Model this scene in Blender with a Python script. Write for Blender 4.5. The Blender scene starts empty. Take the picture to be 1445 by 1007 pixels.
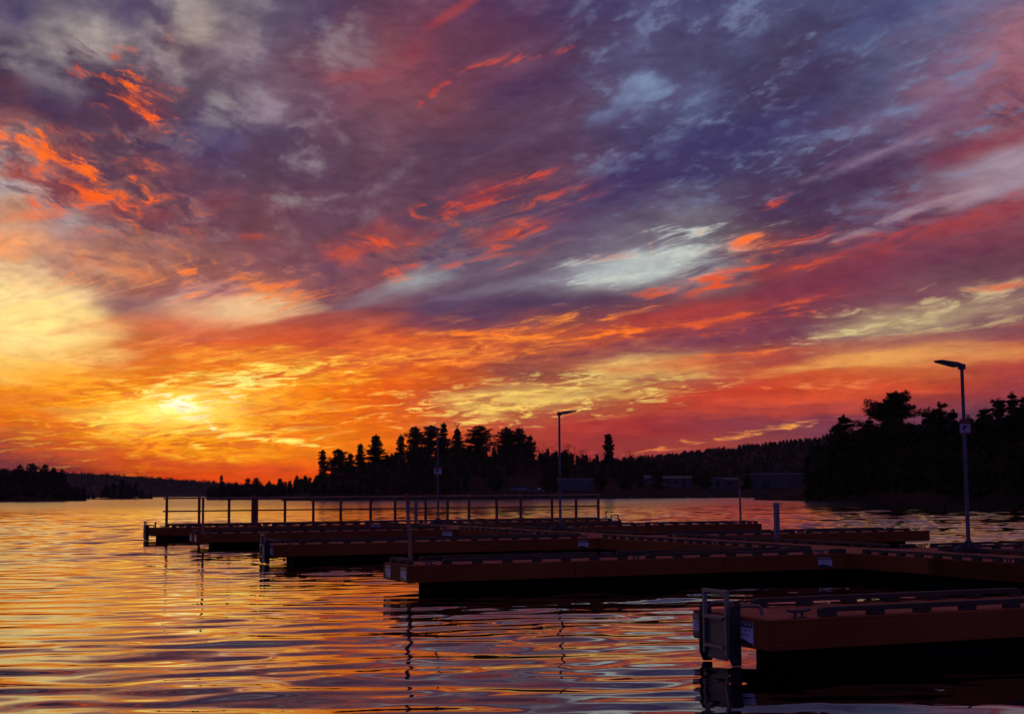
import bpy, bmesh, math, random
import numpy as np
from mathutils import Matrix, Vector

scene = bpy.context.scene
COL = scene.collection
R = math.radians

# ------------------------------------------------------------------ camera
EYE = 1.709
cam_data = bpy.data.cameras.new('camera')
cam_data.lens = 50.0
cam_data.sensor_width = 36.0
cam_data.clip_start = 0.1
cam_data.clip_end = 20000.0
cam = bpy.data.objects.new('camera', cam_data)
COL.objects.link(cam)
cam.matrix_world = (Matrix.Translation((0, 0, EYE)) @ Matrix.Rotation(R(90 + 5.433), 4, 'X')
                    @ Matrix.Rotation(R(-0.465), 4, 'Z'))
scene.camera = cam

# ------------------------------------------------------------------ colour management and sampling
scene.view_settings.view_transform = 'Standard'
scene.view_settings.look = 'None'
scene.view_settings.exposure = 0.0
scene.view_settings.gamma = 1.0
scene.render.engine = 'CYCLES'
scene.cycles.use_denoising = True
scene.cycles.denoiser = 'OPENIMAGEDENOISE'
scene.cycles.denoising_input_passes = 'RGB_ALBEDO_NORMAL'
scene.cycles.use_adaptive_sampling = True
scene.cycles.adaptive_threshold = 0.02
scene.cycles.adaptive_min_samples = 6
scene.cycles.max_bounces = 6
scene.cycles.glossy_bounces = 4
scene.cycles.caustics_reflective = False
scene.cycles.caustics_refractive = False


def lin(hexcol, k=1.0):
    out = []
    for i in (0, 2, 4):
        c = int(hexcol[i:i + 2], 16) / 255.0
        out.append((c / 12.92 if c <= 0.04045 else ((c + 0.055) / 1.055) ** 2.4) * k)
    return out + [1.0]


class NT:
    """Small helper to write node trees as expressions."""
    def __init__(self, tree):
        self.t = tree

    def put(self, sock, v):
        if hasattr(v, 'is_linked'):
            self.t.links.new(v, sock)
        elif isinstance(v, (int, float)):
            if sock.type == 'VECTOR':
                sock.default_value = (v, v, v)
            elif sock.type == 'RGBA':
                sock.default_value = (v, v, v, 1)
            else:
                sock.default_value = v
        else:
            sock.default_value = v

    def node(self, typ, ins=None, **attrs):
        n = self.t.nodes.new(typ)
        for k, v in attrs.items():
            setattr(n, k, v)
        for k, v in (ins or {}).items():
            self.put(n.inputs[k], v)
        return n

    def math(self, op, a, b=0.0, c=0.0, clamp=False):
        n = self.node('ShaderNodeMath', {0: a, 1: b, 2: c}, operation=op)
        n.use_clamp = clamp
        return n.outputs[0]

    def vmath(self, op, a, b=(0, 0, 0)):
        n = self.node('ShaderNodeVectorMath', {0: a, 1: b}, operation=op)
        return n.outputs['Value'] if op in ('LENGTH', 'DOT_PRODUCT', 'DISTANCE') else n.outputs[0]

    def xyz(self, x, y, z=0.0):
        return self.node('ShaderNodeCombineXYZ', {0: x, 1: y, 2: z}).outputs[0]

    def sep(self, v):
        return self.node('ShaderNodeSeparateXYZ', {0: v}).outputs

    def noise(self, vec, scale, detail=5.0, rough=0.55, lac=2.0, dist=0.0, dims='3D', typ='FBM', color=False):
        n = self.node('ShaderNodeTexNoise', noise_dimensions=dims)
        n.noise_type = typ
        n.normalize = True
        for k, v in (('Vector', vec), ('Scale', scale), ('Detail', detail), ('Roughness', rough),
                     ('Lacunarity', lac), ('Distortion', dist)):
            self.put(n.inputs[k], v)
        return n.outputs['Color'] if color else n.outputs[0]

    def maprange(self, v, a, b, c=0.0, d=1.0, smooth=True):
        n = self.node('ShaderNodeMapRange', {0: v, 1: a, 2: b, 3: c, 4: d},
                      interpolation_type='SMOOTHSTEP' if smooth else 'LINEAR')
        return n.outputs[0]

    def mix(self, fac, a, b, blend='MIX'):
        n = self.node('ShaderNodeMix', data_type='RGBA', blend_type=blend)
        self.put(n.inputs[0], fac)
        self.put(n.inputs[6], a)
        self.put(n.inputs[7], b)
        return n.outputs[2]

    def mapping(self, v, loc=(0, 0, 0), rot=(0, 0, 0), scale=(1, 1, 1), typ='POINT'):
        n = self.node('ShaderNodeMapping', {'Vector': v, 'Location': loc, 'Rotation': rot, 'Scale': scale},
                      vector_type=typ)
        return n.outputs[0]

    def ramp(self, fac, stops, interp='LINEAR'):
        n = self.node('ShaderNodeValToRGB', {0: fac})
        cr = n.color_ramp
        cr.interpolation = interp
        while len(cr.elements) > 1:
            cr.elements.remove(cr.elements[-1])
        cr.elements[0].position = stops[0][0]
        cr.elements[0].color = stops[0][1]
        for p, c in stops[1:]:
            e = cr.elements.new(p)
            e.color = c
        return n.outputs[0]


# ------------------------------------------------------------------ sky: sunset cloud deck by azimuth and elevation (degrees)
def build_sky():
    w = bpy.data.worlds.new('World')
    scene.world = w
    w.use_nodes = True
    t = w.node_tree
    t.nodes.clear()
    N = NT(t)
    d = N.node('ShaderNodeTexCoord').outputs['Generated']
    x, y, z = N.sep(d)
    az = N.math('MULTIPLY', N.math('ARCTAN2', x, y), 180 / math.pi)
    el = N.math('MULTIPLY', N.math('ARCSINE', z), 180 / math.pi)
    # flat cloud layer overhead, its streaks running towards the sunset
    zz = N.math('ADD', N.math('MAXIMUM', z, 0.0), 0.10)
    px = N.math('DIVIDE', x, zz)
    py = N.math('DIVIDE', y, zz)
    plane = N.mapping(N.xyz(px, py, 0.0), rot=(0, 0, R(-14)))
    fx, fy = N.math('ADD', az, 36.0), N.math('SUBTRACT', el, 0.5)
    fan = N.xyz(N.math('SQRT', N.math('ADD', N.math('MULTIPLY', fx, fx), N.math('MULTIPLY', fy, fy))),
                N.math('MULTIPLY', N.math('ARCTAN2', fy, fx), 180 / math.pi))
    fib = N.mapping(fan, scale=(0.17, 0.42, 1))           # long fibres fanning out to the right
    puff = N.mapping(plane, scale=(8.0, 3.6, 1))          # rounder lumps
    ae = N.xyz(az, el, 0.0)
    band = N.mapping(ae, rot=(0, 0, R(-9)), scale=(0.26, 1.8, 1))   # low stratified bands
    n_fib = N.noise(fib, 1.0, 6, 0.52, dist=0.3, color=True)
    n_puf = N.noise(puff, 1.0, 6, 0.54, dist=0.2, color=True)
    n_bnd = N.noise(band, 0.95, 6, 0.60, dist=0.5, color=True)
    low = N.maprange(el, 9.0, 2.5)                         # 1 near the horizon
    left = N.maprange(az, 1.5, -6.0)
    puffy = N.math('MULTIPLY', N.math('MAXIMUM', left, N.math('MULTIPLY', N.maprange(az, 1.0, 5.0), N.maprange(el, 12.0, 14.5))), N.maprange(el, 7.0, 10.0))
    nz = N.mix(puffy, n_fib, n_puf)
    nz = N.mix(low, nz, n_bnd)
    nzv = N.vmath('SUBTRACT', nz, (0.5, 0.5, 0.5))
    nx, ny, nw = N.sep(nzv)
    # direction dependent domain warp
    wx = N.math('MULTIPLY', nx, 5.5)
    wy = N.math('MULTIPLY', ny, N.maprange(el, 0.0, 7.0, 1.0, N.maprange(az, -4, 4, 3.6, 2.4)))
    az2 = N.math('ADD', az, wx)
    el2 = N.math('ADD', el, wy)
    tpos = N.math('DIVIDE', N.math('ADD', az2, 24.0), 48.0)
    cols = [math.degrees(math.atan((c * 1445 / 16 - 722.5) / 2007)) for c in range(17)]
    stops_at = [(a + 24.0) / 48.0 for a in cols]
    prev = None
    for (py_, row) in SKY_ROWS:
        e = 5.433 - math.degrees(math.atan((py_ - 503.5) / 2007)) if py_ is not None and py_ > -500 else -py_ - 1000
        tp = tpos if prev is None else N.math('MULTIPLY_ADD', col, 1e-7, tpos)
        r = N.ramp(tp, [(p, lin(c)) for p, c in zip(stops_at, row.split())])
        if prev is None:
            col = r
        else:
            col = N.mix(N.maprange(el2, prev, e, smooth=False), col, r)
        prev = e
    # soft light and dark lumps inside the deck
    # fine torn detail shared by all the lit fragments
    n_f2 = N.noise(N.mapping(fan, scale=(0.42, 1.7, 1)), 1.0, 5, 0.66, dist=0.6)
    n_p2 = N.noise(N.mapping(N.mapping(N.vmath('ADD', ae, N.vmath('MULTIPLY', nzv, (1.5, 1.2, 0))), rot=(0, 0, R(20))), scale=(0.75, 1.9, 1)), 1.0, 6, 0.68, dist=0.1)
    n_b2 = N.noise(N.mapping(N.mapping(ae, rot=(0, 0, R(-4))), scale=(0.8, 4.6, 1)), 1.0, 5, 0.66, dist=0.8)
    rag = N.mix(puffy, n_f2, n_p2)
    rag = N.mix(low, rag, n_b2)
    ragged = N.math('MULTIPLY_ADD', N.math('SUBTRACT', rag, 0.5), 7.0, 0.95)
    smooth = N.math('MULTIPLY_ADD', N.math('ADD', nw, N.math('MULTIPLY', nx, 0.8)), 2.6, 1.1)
    lum = N.math('ADD', N.math('MULTIPLY', nw, N.maprange(el, 1, 8, 0.4, 0.7)), N.math('MULTIPLY_ADD', N.math('SUBTRACT', rag, 0.5), 0.35, 1.0))
    col = N.mix(1.0, col, N.xyz(lum, lum, lum), 'MULTIPLY')
    # thinner places in the deck let the paler sky above through
    thin = N.maprange(N.math('ADD', N.math('MULTIPLY', nw, 2.2), N.math('MULTIPLY_ADD', N.math('SUBTRACT', rag, 0.5), 0.5, 0.5)), 0.50, 0.98)
    n_mot = N.noise(N.mapping(plane, scale=(24.0, 12.0, 1)), 1.0, 5, 0.62, dist=0.2)
    mot = N.math('MULTIPLY', N.maprange(N.math('MULTIPLY_ADD', nw, 0.9, n_mot), 0.47, 0.74), N.maprange(az, -1.0, 3.0))
    thin = N.math('MAXIMUM', N.math('MULTIPLY', thin, N.maprange(az, 4.0, 0.0, 0.5, 1.0)), mot)
    thin = N.math('MULTIPLY', thin, N.math('MULTIPLY', N.maprange(el, 8.0, 13.5, 0.0, 0.8), N.math('MAXIMUM', N.maprange(az, -4.5, -7.5, 0.3, 1.0), N.maprange(az, 1.0, 4.5))))
    col = N.mix(thin, col, N.mix(N.maprange(az, -6.0, 5.0), lin('9c9094'), lin('707ca2')))
    col = N.node('ShaderNodeHueSaturation', {'Color': col, 'Saturation': N.maprange(el, 4.0, 11.0, 1.04, 0.86)}).outputs[0]
    aew = N.vmath('ADD', ae, N.vmath('MULTIPLY', nzv, (1.1, 0.65, 0)))
    # stretches of the deck lit from below: bright shreds with dark gaps between them
    for (sx, sy, L, W, ang, lit, gap, k) in LIT_DECK:
        a, e = px_dir(sx, sy)
        tied = N.node('ShaderNodeVectorMath', {0: col, 1: (1e-7, 1e-7, 1e-7), 2: aew}, operation='MULTIPLY_ADD').outputs[0]
        v = N.mapping(tied, loc=(a, e, 0), rot=(0, 0, R(ang)), scale=(L / 35.0, W / 35.0, 1), typ='TEXTURE')
        m = N.maprange(N.vmath('LENGTH', v), 1.25, 0.45, 0.0, k)
        col = N.mix(N.math('MULTIPLY', m, N.maprange(ragged, 0.95, 0.25)), col, lin(gap))
        col = N.mix(N.math('MULTIPLY', m, N.maprange(ragged, 0.95, 2.1)), col, lin(lit))
    # glow round the hidden sun
    sv = N.mapping(ae, loc=(SUN_AZ, SUN_EL, 0), rot=(0, 0, R(4)), scale=(1.05, 0.27, 1), typ='TEXTURE')
    g = N.math('EXPONENT', N.math('MULTIPLY', N.vmath('LENGTH', sv), -1.5))
    g = N.math('MULTIPLY', g, N.math('ADD', 0.4, N.math('MULTIPLY', rag, 1.2)))
    col = N.mix(1.0, col, N.mix(g, (0, 0, 0, 1), (4.6, 3.7, 1.6, 1)), 'ADD')
    # darker, bluer sky away from the sunset and overhead
    back = N.maprange(y, 0.88, 0.2)
    up = N.maprange(el, 17.5, 34.0)
    rear = N.mix(N.maprange(el, 4, 40), lin('565cb4'), lin('6e4c5c'))
    lumr = N.math('ADD', 1.0, N.math('MULTIPLY', nw, 1.2))
    rear = N.mix(1.0, rear, N.xyz(lumr, lumr, lumr), 'MULTIPLY')
    col = N.mix(N.math('MAXIMUM', back, N.math('MULTIPLY', up, 0.75)), col, rear)
    dim = N.math('SUBTRACT', 1.0, N.math('MAXIMUM', back, N.math('MULTIPLY', up, 0.75)))

    n_det = N.noise(N.mapping(N.vmath('ADD', ae, N.vmath('MULTIPLY', nzv, (2.0, 1.5, 0))), rot=(0, 0, R(-12)), scale=(0.9, 2.6, 1)), 1.0, 4, 0.65)
    lum3 = N.math('MULTIPLY_ADD', N.math('SUBTRACT', n_det, 0.5), N.maprange(el, 0.5, 6.0, 0.6, 0.6), 1.0)
    lum3 = N.xyz(lum3, N.math('MULTIPLY', lum3, N.math('MULTIPLY_ADD', lum3, 0.3, 0.7)), lum3)

    # the cloud fragments, sorted into patches of sky so that only those of one patch are worked out for a ray
    boxes = []
    for fr in FRAGMENTS:
        a, e = px_dir(fr[0], fr[1])
        c_, s_ = abs(math.cos(R(fr[4]))), abs(math.sin(R(fr[4])))
        L, W = 2.0 * fr[2] / 31, 2.0 * fr[3] / 24
        boxes.append((a, e, c_ * L + s_ * W + 0.6, s_ * L + c_ * W + 0.5))

    def leaf(a0, a1, e0, e1):
        sub = [i for i, (a, e, ra, re) in enumerate(boxes) if a + ra > a0 and a - ra < a1 and e + re > e0 and e - re < e1]
        g = bpy.data.node_groups.new('cloud_patch', 'ShaderNodeTree')
        for nm, st in (('Color', 'NodeSocketColor'), ('Vector', 'NodeSocketVector'), ('Rag', 'NodeSocketFloat'), ('Smooth', 'NodeSocketFloat'), ('Dim', 'NodeSocketFloat'), ('Lum', 'NodeSocketColor')):
            g.interface.new_socket(nm, in_out='INPUT', socket_type=st)
        g.interface.new_socket('Shader', in_out='OUTPUT', socket_type='NodeSocketShader')
        G = NT(g)
        gi = G.node('NodeGroupInput').outputs
        cc = gi['Color']
        vec = gi['Vector']
        for j, i in enumerate(sub):
            if j % 4 == 3:      # ties the next few to those already laid, which keeps the shader's stack small
                vec = G.node('ShaderNodeVectorMath', {0: cc, 1: (1e-7, 1e-7, 1e-7), 2: gi['Vector']}, operation='MULTIPLY_ADD').outputs[0]
            sx, sy, L, W, ang, hexc, k, soft = FRAGMENTS[i]
            v = G.mapping(vec, loc=(boxes[i][0], boxes[i][1], 0), rot=(0, 0, R(ang)), scale=(L / 31.0, W / 24.0, 1), typ='TEXTURE')
            m = G.maprange(G.math('SUBTRACT', gi['Smooth' if soft >= 1.3 else 'Rag'], G.vmath('LENGTH', v)), 0.0, soft * (0.85 if soft >= 1.3 else 1.7), 0.0, k)
            cc = G.mix(m, cc, lin(hexc))
        if sub:
            cc = G.mix(gi['Dim'], gi['Color'], cc)
        if sub:
            cc = G.mix(1.0, cc, gi['Lum'], 'MULTIPLY')
        cc = G.node('ShaderNodeGamma', {'Color': cc, 'Gamma': 1.13}).outputs[0]
        cc = G.node('ShaderNodeHueSaturation', {'Color': cc, 'Saturation': 1.0, 'Value': 1.10}).outputs[0]
        b_ = G.node('ShaderNodeBackground', {'Color': cc, 'Strength': 1.0})
        go = g.nodes.new('NodeGroupOutput')
        g.links.new(b_.outputs[0], go.inputs[0])
        n = N.node('ShaderNodeGroup', node_tree=g)
        for nm, v in (('Color', col), ('Vector', aew), ('Rag', ragged), ('Smooth', smooth), ('Dim', dim), ('Lum', lum3)):
            t.links.new(v, n.inputs[nm])
        return n.outputs[0]

    def split(a0, a1, e0, e1, az_cuts, el_cuts):
        cuts = [q for q in az_cuts if a0 < q < a1]
        rows = [q for q in el_cuts if e0 < q < e1]
        if rows:
            q = rows[len(rows) // 2]
            p0, p1, var = split(a0, a1, e0, q, az_cuts, el_cuts), split(a0, a1, q, e1, az_cuts, el_cuts), el
        elif cuts:
            q = cuts[len(cuts) // 2]
            p0, p1, var = split(a0, q, e0, e1, az_cuts, el_cuts), split(q, a1, e0, e1, az_cuts, el_cuts), az
        else:
            return leaf(a0, a1, e0, e1)
        n = N.node('ShaderNodeMixShader', {0: N.math('GREATER_THAN', var, q)})
        t.links.new(p0, n.inputs[1])
        t.links.new(p1, n.inputs[2])
        return n.outputs[0]

    sky = split(-180, 180, -90, 90, (-28, -15, -11, -7, -3, 1, 5, 9, 14, 28), (2.6, 4.6, 7.5, 11, 22))
    out = N.node('ShaderNodeOutputWorld')
    t.links.new(sky, out.inputs[0])
    w.cycles.sampling_method = 'MANUAL'
    w.cycles.sample_map_resolution = 512


def px_dir(sx, sy):
    """azimuth, elevation (degrees) of a cloud fragment listed by its place on a 50 mm frame"""
    X, Y, f = sx - 722.5, 503.5 - sy, 2007.0
    ro, p = R(0.465), R(5.433)
    X, Y = X * math.cos(ro) + Y * math.sin(ro), -X * math.sin(ro) + Y * math.cos(ro)
    fy = math.cos(p) * f - math.sin(p) * Y
    fz = math.sin(p) * f + math.cos(p) * Y
    return math.degrees(math.atan2(X, fy)), math.degrees(math.atan2(fz, math.hypot(X, fy)))


SUN_AZ, SUN_EL = -13.41, 3.27
SKY_ROWS = [
    (700, '582a34 66303a 803438 c04828 c84a26 c84c28 c85030 c05034 a84a3e 98443f 8c4044 844048 7c4048 704048 603c46 5a384a 563648'),
    (662, '643440 84383a c04c28 e05a24 e86424 ec6424 ec6428 d85c34 b85440 a04a44 984448 904850 8a4c50 784854 64404f 5e3c4e 5a384c'),
    (632, '7c4048 d06430 f8942c fca42e fc9e2c f48c2a f0822e d8643a b85440 a84844 a04844 a85248 985050 7c4854 6a4454 643f52 603c50'),
    (597, 'e47c34 f49a36 fcb43c ffc040 fca63a f28c30 ec7c36 d06844 b85848 b84c44 a84444 984850 8c4854 8c4858 7a4454 6f4458 6a4458'),
    (560, 'f0983e f8a238 fcb03e ffc850 f69a38 f08632 e86e36 c46040 c88050 b46c4c a85840 c44e40 d0563e d05c40 c45640 b04e3f 9c4a50'),
    (521, 'fcc86c fab858 e47a34 ec863c f4a440 f0a040 e87634 dc6c34 90504c a86450 bc8460 b0705a c05c48 d08050 d08050 cc7850 c05848'),
    (480, 'fcdc98 f8d088 d07a4a dc7040 dc6438 cc5a3a d86434 bc5a38 c86c40 a85440 a0504c 84485a 8a4854 8c5860 8c6468 886068 845058'),
    (430, 'fbdc98 f8d098 a0706c b88488 c87a58 84525c 8a4a54 684a64 5c4462 60465f 744c58 904a4c 843e50 80384c 884c5c 8a5c64 7c5460'),
    (380, 'd8a078 b88070 b87454 a0645c 8f545c 784a60 94545c 7a687c 745e72 78687c 9a949c 908a90 845058 7c4454 7a3f58 703e56 783f54'),
    (320, 'c88a64 a88080 8a5458 78485a 7c4450 74485c 70455a 605066 7a5064 6c5878 6a5c74 7a707c 684858 553858 803c4c 984450 8a4450'),
    (260, 'a0a0a4 805864 8a4c54 6a4560 664860 65445f 6a435c 633f5c 6a4058 6d4460 4f3c66 463c6a 4f3e66 523a5c 5a3f60 806c80 a890a0'),
    (200, '905050 6b4558 5a4058 54406a 5a4666 6c4a62 70485c 5f405c 5f4060 624566 50426c 423c6c 463e6c 574268 6a5478 7a4a62 8c4a5a'),
    (140, '4f3a58 553f5c 5a3f58 685468 745a70 7c5066 844e5e 824454 66425e 644664 58527c 504e78 483c64 4c3f66 5c5880 8c5e76 a45c6c'),
    (80, '7a6c80 847880 705a6c 705868 79647a 74495c 8a4852 683f58 703f5a 5a3c60 565078 544c74 4e4468 4c4066 54547a 6c648a 98687e'),
    (20, '4f4468 6a5c78 5a4b6c 8c8088 6a5a72 5b4466 6b405a 74405a 503560 4b3663 4e4470 4f4a78 4a4872 50507c 4d4e7a 53608e 5a6a98'),
]
LIT_DECK = [
    (700, 480, 340, 42, 6, 'fc9838', 'a04a48', 0.9), (960, 462, 260, 30, 8, 'f4682e', '7c4058', 0.8), (320, 560, 300, 75, 5, 'ffc84c', 'e46a2c', 0.7),
    (130, 260, 170, 70, -18, 'f0702e', '5c4058', 0.75), (300, 400, 220, 40, -4, 'fa9a50', '9a5c58', 0.7), (1040, 365, 170, 36, 12, 'e85a2e', '5e4060', 0.6),
    (680, 320, 190, 60, 14, 'e05c34', '5c4468', 0.65), (1290, 445, 200, 36, 7, 'dcc890', '7c5464', 0.85), (790, 555, 260, 38, 5, 'fce080', 'b06850', 0.7), (190, 135, 90, 60, -30, 'e8642e', '54405c', 0.5),
    (1310, 320, 190, 34, 13, 'b04a48', '5e3f58', 0.6), (1300, 200, 220, 40, 18, '8c7088', '54405e', 0.5), (200, 620, 260, 50, 3, 'ffba3c', 'e0622a', 0.55),
]
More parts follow.
